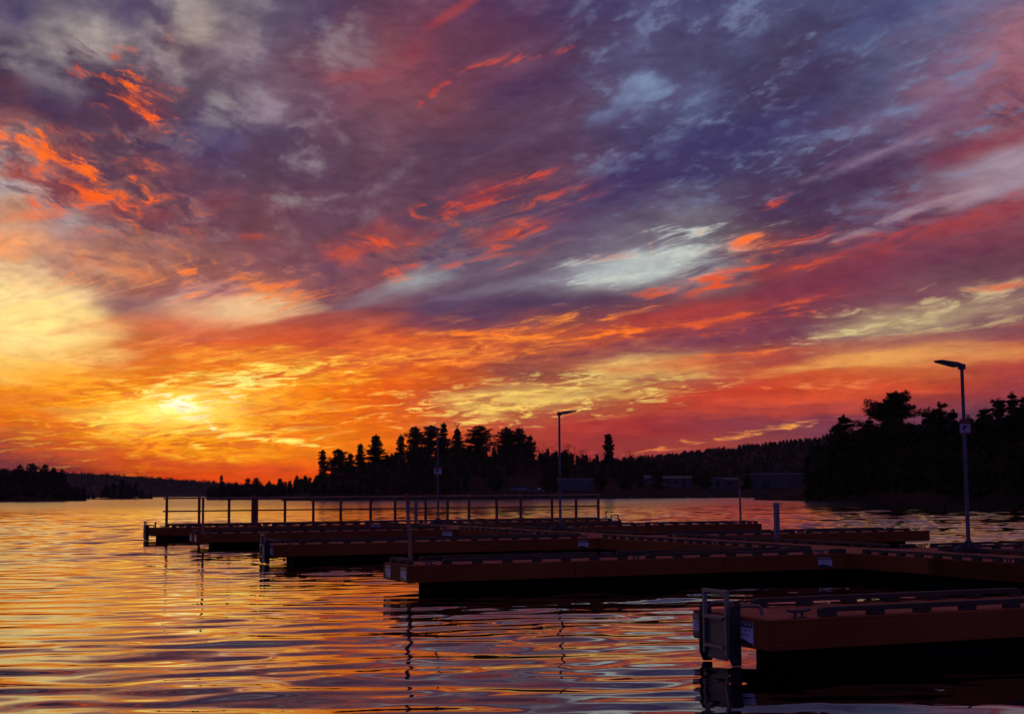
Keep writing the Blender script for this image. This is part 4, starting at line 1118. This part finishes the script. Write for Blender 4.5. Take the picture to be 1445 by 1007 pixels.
def terrain(line, tree_h, df, db, name='hill', mat='leaf_litter'):
    fr = frame_line(line)
    dense = []
    for (p, n, z), (p2, n2, z2) in zip(fr[:-1], fr[1:]):
        k = max(1, int((p2 - p).length / 8))
        for i in range(k):
            f = i / k
            dense.append((p.lerp(p2, f), n.lerp(n2, f).normalized(), z + (z2 - z) * f))
    dense.append(fr[-1])
    qs = [1.0, 0.94, 0.88, 0.75, 0.6, 0.45, 0.3, 0.15, 0.0, -0.25, -0.6, -1.0]
    vs, fs = [], []
    for p, n, z in dense:
        zr = max(z - tree_h, 0.25)
        for q in qs:
            c = p + n * (q * df if q >= 0 else q * db)
            vs.append((c.x, c.y, ground_h(zr, q, c.x, c.y)))
    w = len(qs)
    for i in range(len(dense) - 1):
        for j in range(w - 1):
            fs.append((i * w + j, (i + 1) * w + j, (i + 1) * w + j + 1, i * w + j + 1))
    m = MB()
    m.add(vs, fs)
    o = m.build(name, mat)
    structure(o)
    return dense


# -- tree makers -------------------------------------------------------------
def tuft(rng, vs, fs, c, rx, rz, n, size):
    """a flattened clump of needle sprays: n slim triangles"""
    for _ in range(n):
        d = rng.normal(size=3)
        d /= np.linalg.norm(d)
        r = rng.random() ** 0.45
        p = c + d * np.array([rx, rx, rz]) * r
        a = rng.normal(size=3) * np.array([1, 1, 0.55])
        a /= np.linalg.norm(a)
        b_ = np.cross(a, rng.normal(size=3))
        b_ /= np.linalg.norm(b_) + 1e-6
        s = size * (0.6 + 0.8 * rng.random())
        k = len(vs)
        vs.append(tuple(p - a * s * 0.5 - b_ * s * 0.22))
        vs.append(tuple(p - a * s * 0.5 + b_ * s * 0.22))
        vs.append(tuple(p + a * s * 0.6))
        fs.append((k, k + 1, k + 2))


def branch(m, p0, p1, r0, r1, sag=0.0, n=4):
    p0, p1 = Vector(p0), Vector(p1)
    mid = (p0 + p1) / 2 + Vector((0, 0, sag))
    m.tube([p0, mid, p1], r0, n, r1, cap=False)


def pine(label, x, y, top, half, style, height, seed, detail=1.0, group=None, name='pine_tree', tuft_size=0.42):
    """style: n narrow, b broad, s layered spire, t dead tip, c column, r round, w wide old pine, m mixed"""
    rng = np.random.default_rng(seed)
    base = top - height
    root = empty(name, label, 'tree', (x, y, base), 0.0, group)
    trunk = MB()
    lean = rng.normal(scale=0.012, size=2) * height
    r0 = 0.014 * height + 0.05
    pts = [(lean[0] * f * f, lean[1] * f * f, height * f * (0.985 if style != 't' else 1.0)) for f in (0, 0.25, 0.5, 0.75, 1.0)]
    trunk.tube(pts, r0, 7, 0.025)
    vs, fs = [], []

    def on_trunk(f):
        return np.array([lean[0] * f * f, lean[1] * f * f, height * f])
    shape = {
        'n': lambda g: 0.35 + 0.65 * (1 - g), 's': lambda g: 0.16 + 0.84 * (1 - g) ** 0.9, 'c': lambda g: 0.55 + 0.45 * math.sin(math.pi * min(1, g * 1.1 + 0.1)),
        'b': lambda g: 0.10 + 0.90 * math.sin(math.pi * min(1.0, (1 - g) * 0.82 + 0.02)), 'r': lambda g: 0.12 + 0.88 * math.sin(math.pi * (0.03 + 0.8 * (1 - g))),
        't': lambda g: 0.12 + 0.88 * (1 - g), 'w': lambda g: 0.14 + 0.86 * math.sin(math.pi * (0.03 + 0.64 * (1 - g))), 'm': lambda g: 0.25 + 0.75 * (1 - g) ** 0.7,
    }[style]
    f0 = {'c': 0.30, 'w': 0.08}.get(style, 0.08)
    f1 = 0.86 if style == 't' else 0.985
    levels = int(max(8, height * (1.7 if style != 'w' else 1.7)))
    for i in range(levels):
        f = f0 + (f1 - f0) * (i + rng.random() * 0.5) / levels
        g = (f - f0) / (f1 - f0)
        nb = int(rng.integers(4, 7))
        a0 = rng.random() * 6.28
        for j in range(nb):
            a = a0 + 6.283 * j / nb + rng.normal(scale=0.3)
            if style in 'bwrm' and rng.random() < 0.12:
                continue
            if style == 'w' and f > 0.4 and -1.0 < (a + 0.2 + math.pi) % 6.2832 - math.pi < 0.9 and rng.random() < 0.5:
                continue
            L = half * shape(g) * (0.55 + 0.65 * rng.random())
            rise = {'s': -0.04, 'n': -0.06, 't': 0.0, 'c': 0.05}.get(style, 0.05) + 0.24 * g + rng.normal(scale=0.09)
            p0 = on_trunk(f)
            dr = np.array([math.cos(a), math.sin(a), rise])
            p1 = p0 + dr * L
            branch(trunk, p0, p1, 0.028 + 0.012 * L, 0.012, -0.05 * L)
            nt = max(2, int(L / 0.62))
            for k in range(nt):
                q = (k + 0.7) / nt
                c = p0 + dr * L * min(q, 1.02)
                rx = (0.34 + 0.17 * L) * (0.75 + 0.5 * rng.random()) * (1.15 - 0.35 * q)
                tuft(rng, vs, fs, c + np.array([0, 0, 0.05]), rx, rx * 0.58, int(40 * detail), tuft_size)
    tuft(rng, vs, fs, on_trunk(f1), 0.35, 0.5, int(36 * detail), tuft_size)
    if style == 't':
        for j in range(9):
            f = 0.87 + 0.012 * j
            a = rng.random() * 6.28
            L = half * 0.42 * (0.5 + 0.6 * rng.random())
            p0 = on_trunk(f)
            p1 = p0 + np.array([math.cos(a), math.sin(a), 0.9]) * L
            branch(trunk, p0, p1, 0.05, 0.02, 0, 3)
    trunk.build('trunk', 'bark', root)
    c = MB()
    c.v, c.f = vs, fs
    me = bpy.data.meshes.new('crown')
    me.from_pydata(vs, [], fs)
    me.materials.append(M['spruce' if style in 'snc' else 'needle'])
    obj('crown', me, root)
    return root


def twig_tree(rng, height, spread, verts, faces, thick=1.0, origin=(0, 0, 0), depth=4):
    """leafless crown: forking slim three-sided branches"""
    def seg(p, q, r0, r1):
        d = q - p
        n = np.linalg.norm(d)
        if n < 1e-6:
            return
        d = d / n
        a = np.cross(d, [0, 0, 1.0] if abs(d[2]) < 0.9 else [1.0, 0, 0])
        a /= np.linalg.norm(a)
        b_ = np.cross(d, a)
        k = len(verts)
        for (c, r) in ((p, r0), (q, r1)):
            for t in range(3):
                an = t * 2.0944
                verts.append(tuple(c + (a * math.cos(an) + b_ * math.sin(an)) * r))
        for t in range(3):
            faces.append((k + t, k + (t + 1) % 3, k + 3 + (t + 1) % 3, k + 3 + t))

    def grow(p, d, L, r, lev):
        q = p + d * L
        seg(p, q, r, r * 0.68)
        if lev == 0:
            return
        n = 2 if lev > 2 else 3
        for _ in range(n + (1 if rng.random() < 0.5 else 0)):
            e = d + rng.normal(size=3) * np.array([spread, spread, 0.28])
            e[2] = max(e[2], 0.15)
            e /= np.linalg.norm(e)
            s = 0.45 + 0.55 * rng.random()
            grow(p + d * L * (s if lev < depth else 0.55 + 0.45 * rng.random()), e, L * (0.62 + 0.2 * rng.random()), r * 0.58, lev - 1)
    grow(np.array(origin, float), np.array([rng.normal(scale=0.05), rng.normal(scale=0.05), 1.0]), height * 0.36, 0.011 * height * thick, depth)


def bare_tree(label, x, y, top, half, height, seed, group):
    rng = np.random.default_rng(seed)
    root = empty('bare_tree', label, 'tree', (x, y, top - height), 0, group)
    t = MB()
    t.tube([(0, 0, -0.5), (0, 0, height * 0.3), (0.1, 0, height * 0.55)], 0.016 * height, 6, 0.008 * height)
    t.build('trunk', 'bark', root)
    vs, fs = [], []
    twig_tree(rng, height, 0.42 * half / 2.0 + 0.12, vs, fs, 1.2, (0, 0, 0.0), 5)
    zmax = max(q[2] for q in vs)
    vs = [(a, b_, c * height / zmax) for a, b_, c in vs]
    me = bpy.data.meshes.new('crown')
    me.from_pydata(vs, [], fs)
    me.materials.append(M['twig'])
    obj('crown', me, root)
    return root


def conifer_template(rng, h, half, n):
    vs, fs = [], []
    for i in range(n):
        g = (i + 0.5) / n
        z = h * (0.12 + 0.88 * g)
        rr = half * (1 - g) ** 0.85 * (0.7 + 0.5 * rng.random()) + 0.12
        a = rng.random() * 6.28
        c = np.array([math.cos(a) * rr * 0.62, math.sin(a) * rr * 0.62, z])
        tuft(rng, vs, fs, c, 0.30 * half + 0.35 * rr, 0.35, 9, 0.75)
    k = len(vs)
    for t in range(3):
        vs.append((0.12 * math.cos(t * 2.09), 0.12 * math.sin(t * 2.09), -0.5))
    vs.append((0, 0, h))
    fs += [(k, k + 1, k + 3), (k + 1, k + 2, k + 3), (k + 2, k, k + 3)]
    return np.array(vs, float), fs


def woods(label, dense, tree_h, df, db, count, conifer, seed, scale=1.0, qlo=-0.5, qhi=0.82, parts=40, skip=None, wide=0.17, mats=('needle', 'twig')):
    """the mass of trees nobody could count: one object"""
    rng = np.random.default_rng(seed)
    con = [conifer_template(rng, 1.0 * tree_h * scale, wide * tree_h * scale * (0.8 + 0.5 * rng.random()), parts) for _ in range(5)]
    dec = []
    for _ in range(4):
        v_, f_ = [], []
        twig_tree(rng, tree_h * scale, 0.42, v_, f_, 1.3, (0, 0, 0), 4)
        v_ = np.array(v_)
        v_[:, 2] *= tree_h * scale / v_[:, 2].max()
        dec.append((v_, f_))
    V_, F_, MI = [], [], []
    off = 0
    cum = [0.0]
    for a, b_ in zip(dense[:-1], dense[1:]):
        cum.append(cum[-1] + (b_[0] - a[0]).length)
    for _ in range(count):
        s = rng.random() * cum[-1]
        i = min(max(np.searchsorted(cum, s) - 1, 0), len(dense) - 2)
        f = (s - cum[i]) / max(cum[i + 1] - cum[i], 1e-6)
        p = dense[i][0].lerp(dense[i + 1][0], f)
        n = dense[i][1].lerp(dense[i + 1][1], f)
        zt = dense[i][2] + (dense[i + 1][2] - dense[i][2]) * f
        q = qlo + (qhi - qlo) * rng.random()
        c = p + n * (q * df if q >= 0 else q * db)
        if skip and skip(c.x, c.y):
            continue
        g = ground_h(max(zt - tree_h, 0.25), q, c.x, c.y)
        k = 0.80 + 0.22 * rng.random()
        limit = max(zt - g, 1.0) / (tree_h * scale) if q < 0.25 else 1.2
        k = min(k, limit * (0.9 + 0.12 * rng.random()))
        is_c = rng.random() < conifer
        v_, f_ = (con if is_c else dec)[int(rng.integers(0, 5 if is_c else 4))]
        an = rng.random() * 6.28
        ca, sa = math.cos(an), math.sin(an)
        w = v_ * k
        w = np.stack([w[:, 0] * ca - w[:, 1] * sa + c.x, w[:, 0] * sa + w[:, 1] * ca + c.y, w[:, 2] + g - 0.2], 1)
        V_.append(w)
        F_.extend([tuple(j + off for j in t) for t in f_])
        MI.extend([0 if is_c else 1] * len(f_))
        off += len(w)
    me = bpy.data.meshes.new('woods')
    me.from_pydata(np.concatenate(V_).tolist(), [], F_)
    for mm in mats:
        me.materials.append(M[mm])
    me.polygons.foreach_set('material_index', MI)
    o = obj('woods', me)
    tag(o, label, 'woods')
    o['kind'] = 'stuff'
    return o


# -- hills and their woods -----------------------------------------------------
d = terrain(FAR_HILL, 2.6, 150, 250)
woods('dusky purple wooded hill far across the lake at left', d, 2.8, 150, 250, 4200, 0.6, 11, qlo=-0.15, qhi=0.75, parts=10, wide=0.5)
d = terrain(HEADLAND, 4.0, 24, 60, 'headland')
woods('black wooded headland at the left edge of the lake', d, 4.6, 24, 60, 760, 0.75, 12, qlo=-0.4, qhi=0.9, parts=34)
d = terrain(ISLET, 6.5, 7, 9, 'islet')
woods('low undergrowth on the small islet left of the fence', d, 3.0, 7, 9, 70, 0.8, 13, qlo=-0.6, qhi=0.7, parts=16)
d = terrain(MID_SHORE, 3.5, 40, 60, 'shore')
woods('low dark wood along the shore between the far hill and the pines', d, 4.0, 40, 60, 320, 0.65, 14, qlo=-0.4, qhi=0.9, parts=26)
HOUSES_CLEAR = lambda x, y: (-12 < x < 92) and y < 402
d = terrain(PENINSULA, 4.0, 58, 90)
woods('dense black wood covering the low hill behind the docks', d, 4.8, 58, 90, 1200, 0.5, 15, qlo=-0.35, qhi=0.9, parts=34, skip=HOUSES_CLEAR)
d = terrain(RIGHT_HILL, 2.2, 150, 200)
woods('mixed forest on the long ridge behind the shore buildings', d, 2.7, 150, 200, 3800, 0.75, 16, qlo=-0.2, qhi=0.7, parts=16, wide=0.36)
LEFT_OF_BANK = lambda x, y: x < 0.207 * y
d = terrain(RIGHT_BANK, 5.0, 9, 60, 'bank')
woods('black mass of shoreline trees filling the right side', d, 5.8, 9, 60, 520, 0.85, 17, qlo=-0.6, qhi=0.95, parts=60, skip=LEFT_OF_BANK)

# low flat shore with the buildings
m = MB()
sh = [(-60, 372), (-30, 362), (0, 356), (30, 352), (55, 346), (75, 338), (92, 322)]
vs = []
for (x, y) in sh:
    vs += [(x, y - 6, -0.5), (x, y, 0.45), (x, y + 10, 1.5), (x, y + 60, 2.3), (x, y + 90, 2.8)]
m.add(vs, [(i * 5 + j, i * 5 + 5 + j, i * 5 + 6 + j, i * 5 + 1 + j) for i in range(len(sh) - 1) for j in range(4)])
structure(m.build('shore', 'soil'))

# -- pines that stand out against the sky -----------------------------------------
CREST_WORDS = ['narrow pine at the left foot of the hill crest', 'broad bushy pine second from the left end of the crest', 'low rounded pine filling the dip after the broad pine',
               'slim open pine left of the tall layered one', 'tall layered pine standing alone before the crest climbs', 'open pine at the start of the tallest row',
               'broad pine left of the farthest lamp head', 'broad dense pine just behind the farthest lamp head', 'spiky pine left of the dead-tipped one',
               'pine with a bare dead tip, highest on the crest', 'wide spreading pine right of the dead-tipped one', 'left of a close pair of dense pines on the crest',
               'right, broader one of a close pair of pines on the crest', 'small pine leaning off the right side of the pair', 'lone slender pine column rising above bare trees']
for i, ((x, y, z, w, k), lab) in enumerate(zip(CREST_PINES, CREST_WORDS)):
    pine(lab, x, y, z, w * (1.06 if k != 'c' else 0.85), k, 9.5 if k != 'c' else 11.0, 100 + i, 1.0, 'pines on the hill crest')
BANK_WORDS = ['rounded pine standing apart at the left of the bank', 'small pine nestling against the rounded one', 'largest old pine on the bank, wide crown with open right side',
              'dense dark pine just left of the right lamp post', 'narrow pine between the largest pine and the lamp', 'dark pine directly behind the right lamp pole',
              'ragged pine right of the lamp notice', 'tall ragged pine near the right edge', 'sharp-tipped spire near the right edge', 'spire cut by the right edge of the picture',
              'low pine in front of the left side of the largest one', 'pine outside the right edge whose branches reach in', 'low dark pine beside the bare tree by the lamp']
for i, ((x, y, z, w, k), lab) in enumerate(zip(BANK_PINES, BANK_WORDS)):
    pine(lab, x, y, z, w * 1.2, k, 9.0 if k != 'w' else 10.5, 200 + i, 1.5 if k != 'w' else 2.2, 'pines on the right bank', tuft_size=0.32)
HEAD_WORDS = ['first small pine from the left of the headland row', 'taller flat-topped pine in the middle of the headland row', 'rounded pine third along the headland row',
              'low pine fourth along the headland row', 'small pine at the right end of the headland', 'low pine at the far left edge of the headland']
for i, ((x, y, z, w, k), lab) in enumerate(zip(HEADLAND_PINES, HEAD_WORDS)):
    pine(lab, x, y, z, w, k, 7.5, 300 + i, 0.7, 'pines on the left headland', tuft_size=0.45)
SHORE_WORDS = ['pointed spruce at the left tip of the low middle shore', 'short spruce beside the pointed one', 'left of two rounded pines on the low middle shore', 'right of two rounded pines on the low middle shore',
               'low pine after the rounded pair on the middle shore', 'small pine where the middle shore starts to climb', 'low bushy pine between the spruce and the rounded pair',
               'first small pine on the slope up to the crest', 'second small pine on the slope up to the crest']
for i, ((x, y, z, w, k), lab) in enumerate(zip(SHORE_PINES, SHORE_WORDS)):
    pine(lab, x, y, z, w, k, 6.5, 400 + i, 0.6, 'trees along the middle shore', tuft_size=0.45)
for i, (x, y, z, w, k) in enumerate(ISLET_TREES):
    pine('dark spruce on the small islet in front of the far hill', x, y, z, w, k, max(z - 0.3, 3.0), 500 + i, 0.6, 'spruces on the islet', 'spruce_tree', tuft_size=0.5)
for i, (x, y, z, w) in enumerate(BARE_TREES):
    if i == len(BARE_TREES) - 2:
        lab = 'reddish bare tree right of the notice on the right lamp'
    elif i == len(BARE_TREES) - 1:
        lab = 'bare tree in the gap left of the largest pine'
    elif i == 0:
        lab = 'small bare tree glowing between the layered pine and the tall row'
    elif i == 1:
        lab = 'bare tree filling the gap left of the close pair of pines'
    elif i < 11:
        lab = 'reddish leafless tree on the crest between the pines and the lone pine column'
    else:
        lab = 'leafless tree on the ridge right of the lone pine column'
    bare_tree(lab, x, y, z, w, 8.0, 600 + i, 'bare trees on the skyline')


# ------------------------------------------------------------------ buildings and vehicles on the far shore
def house(label, x0, x1, y, z0, z1, depth, wall, openings, roof='flat', cat='building', name='shore_building', rot=0.0):
    root = empty(name, label, cat, ((x0 + x1) / 2, y, z0), rot, 'buildings on the far shore')
    w = (x1 - x0) / 2
    hgt = z1 - z0
    m = MB()
    m.box(-w, w, 0, depth, -1.2, hgt - (0.25 if roof == 'flat' else hgt * 0.22))
    m.build('wall', wall, root)
    m = MB()
    if roof == 'flat':
        m.box(-w - 0.2, w + 0.2, -0.2, depth + 0.2, hgt - 0.249, hgt)
        m.build('roof', 'pale_roof', root)
    else:
        e = hgt * 0.78
        m.prism([(-0.35, e + 0.002), (depth + 0.35, e + 0.002), (depth / 2, hgt)], -w - 0.3, w + 0.3, 'x')
        m.build('roof', 'roofing', root)
    for (kind, a, b_, c, d_) in openings:
        fr = MB()
        fr.box(a - 0.08, b_ + 0.08, -0.06, -0.002, c - 0.08, d_ + 0.08)
        f = fr.build(kind, 'pale_roof' if kind == 'window' else 'roofing', root)
        g = MB()
        g.box(a, b_, -0.075, -0.061, c, d_)
        g.build('pane' if kind == 'window' else 'panel', 'window', f)
    return root


house('pale low shore house with a wide dark window, by the middle lamp', 11.8, 21.6, 384.6, 1.7, 5.3, 7, 'siding', [('window', 0.0, 2.9, 1.9, 2.9), ('door', -2.9, -2.0, 0.0, 2.0)], 'flat', 'house', 'shore_house')
house('narrow pale building half hidden by trees, below the lone pine column', 35.8, 38.4, 398.4, 2.6, 6.2, 5, 'siding', [('window', -0.5, 0.5, 1.4, 2.4)], 'gable')
house('wide bluish building right of the narrow one on the far shore', 41.1, 49.1, 392.9, 2.5, 5.9, 6, 'siding', [('window', -3.0, -1.9, 1.2, 2.1), ('window', -0.6, 0.5, 1.2, 2.1), ('door', 1.5, 2.4, 0, 2.0)], 'gable')
house('small pale shed left of the long green building', 54.1, 57.4, 388.2, 2.6, 5.3, 4, 'siding', [('door', -0.6, 0.4, 0, 1.9)], 'flat', 'shed', 'shed')
house('pale cabin between the small shed and the long green building', 57.9, 61.9, 393.8, 2.1, 5.3, 5, 'siding', [('window', -1.0, 0.2, 1.2, 2.1)], 'gable', 'cabin', 'cabin')
b = house('long grey green building with a pale straight roof edge', 64.4, 78.6, 386.7, 1.9, 6.3, 10, 'siding_green', [('door', -4.2, -1.6, 0, 2.6), ('window', 0.8, 2.6, 1.0, 1.9)])
m = MB()
m.tube([(1.2, 4, 4.4), (1.2, 4, 4.9)], 0.14, 8)
m.tube([(-0.4, 4, 4.4), (-0.4, 4, 4.7)], 0.14, 8)
m.build('roof_vent', 'roofing', b)

# trees standing before and between the shore buildings
for i, (x, y, z, w, k, lab) in enumerate([
        (11.0, 381.5, 5.2, 1.5, 's', 'small dark spruce at the left corner of the shore house'), (23.4, 381.0, 6.4, 1.9, 'r', 'dark pine just right of the shore house'),
        (30.5, 386.0, 8.2, 2.4, 'r', 'bushy pine between the shore house and the narrow building'), (34.9, 390.0, 7.0, 1.6, 's', 'spruce covering the left edge of the narrow building'),
        (39.6, 386.5, 7.4, 1.8, 's', 'spruce between the narrow building and the wide bluish one'), (51.6, 384.5, 7.2, 2.2, 'r', 'dark pine between the wide bluish building and the small shed'),
        (62.9, 383.5, 6.6, 1.7, 's', 'spruce at the left corner of the long green building'), (-4.5, 376.0, 7.6, 2.6, 'r', 'dark pine left of the cars parked on the shore'),
        (9.0, 378.5, 6.2, 2.0, 'r', 'dark pine between the parked cars and the shore house'), (79.5, 379.0, 8.5, 2.4, 'r', 'dark pine at the right end of the long green building')]):
    pine(lab, x, y, z, w, k, z - 1.7, 700 + i, 1.0, 'trees between the shore buildings')

# landing stage; the red-lit row on it is put into board colour
m = MB()
m.box(42.7, 51.9, 357.5, 359.5, -0.3, 1.35)
o = m.build('landing_stage', 'roofing')
tag(o, 'low dark landing stage on the far shore, red light coloured into its edge boards', 'landing stage')
m = MB()
for k in range(9):
    m.box(42.7 + k * 1.03, 43.62 + k * 1.03, 357.40, 357.497, 1.08, 1.34)
m.build('edge_board', 'red_lit_boards', o)


def car(label, x, y, z, L, heading, paint):
    root = empty('parked_car', label, 'car', (x, y, z), heading, 'cars parked on the far shore')
    m = MB()
    m.prism([(-L / 2, 0.25), (L / 2, 0.25), (L / 2, 0.62), (L * 0.44, 0.78), (L * 0.22, 0.88), (-L * 0.47, 0.92), (-L / 2, 0.75)], -0.85, 0.85, 'y')
    m.build('body', paint, root)
    m = MB()
    m.prism([(-L * 0.42, 0.921), (L * 0.21, 0.881), (L * 0.08, 1.36), (-L * 0.30, 1.40)], -0.74, 0.74, 'y')
    m.build('cabin_glass', 'window', root)
    m = MB()
    m.prism([(L * 0.075, 1.362), (-L * 0.295, 1.402), (-L * 0.29, 1.45), (L * 0.06, 1.42)], -0.72, 0.72, 'y')
    m.build('roof', paint, root)
    for sx in (-0.31, 0.31):
        for sy in (-0.80, 0.80):
            m = MB()
            m.prism([(L * sx + 0.32 * math.cos(a), 0.32 + 0.32 * math.sin(a)) for a in [k * math.pi / 8 for k in range(16)]], sy - 0.1, sy + 0.1, 'y')
            m.build('wheel', 'rubber', root)
    return root


car('pale bluish car parked among the trees left of the shore house', 1.9, 373.0, 1.95, 4.5, 0.1, 'car_paint')
car('pale car close to the water left of the shore house', 6.2, 366.0, 1.45, 3.9, -0.3, 'siding')

# stones along the far waterline and a stub or two of driftwood
rng = random.Random(5)
m = MB()
for k in range(120):
    f = rng.random() * (len(sh) - 1)
    i = int(f)
    x = sh[i][0] + (sh[i + 1][0] - sh[i][0]) * (f - i)
    y = sh[i][1] + (sh[i + 1][1] - sh[i][1]) * (f - i) - rng.uniform(0.5, 4.0)
    r = rng.uniform(0.15, 0.5)
    vs = [(x + r * math.cos(a) * rng.uniform(.7, 1.2), y + r * math.sin(a) * rng.uniform(.7, 1.2), rng.uniform(-.1, .05)) for a in [j * 1.047 for j in range(6)]]
    vs.append((x, y, r * 0.7))
    m.add(vs, [(j, (j + 1) % 6, 6) for j in range(6)])
o = m.build('shore_stones', 'stone')
tag(o, 'scattered dark stones along the far waterline', 'stones')
o['kind'] = 'stuff'


# ------------------------------------------------------------------ evening air over the lake
def haze():
    mat = bpy.data.materials.new('evening_haze')
    mat.use_nodes = True
    mat.node_tree.nodes.clear()
    N = NT(mat.node_tree)
    v = N.node('ShaderNodeVolumePrincipled')
    v.inputs['Color'].default_value = (0.75, 0.72, 0.80, 1)
    v.inputs['Density'].default_value = HAZE
    v.inputs['Anisotropy'].default_value = 0.0
    o = N.node('ShaderNodeOutputMaterial')
    mat.node_tree.links.new(v.outputs[0], o.inputs['Volume'])
    m = MB()
    m.box(-1500, 900, -30, 1900, -4, 75)
    b = m.build('haze', mat)
    b['kind'] = 'stuff'
    b['label'] = 'faint dusk haze over the lake and far hills'
    b['category'] = 'haze'


HAZE = 0.00006
haze()
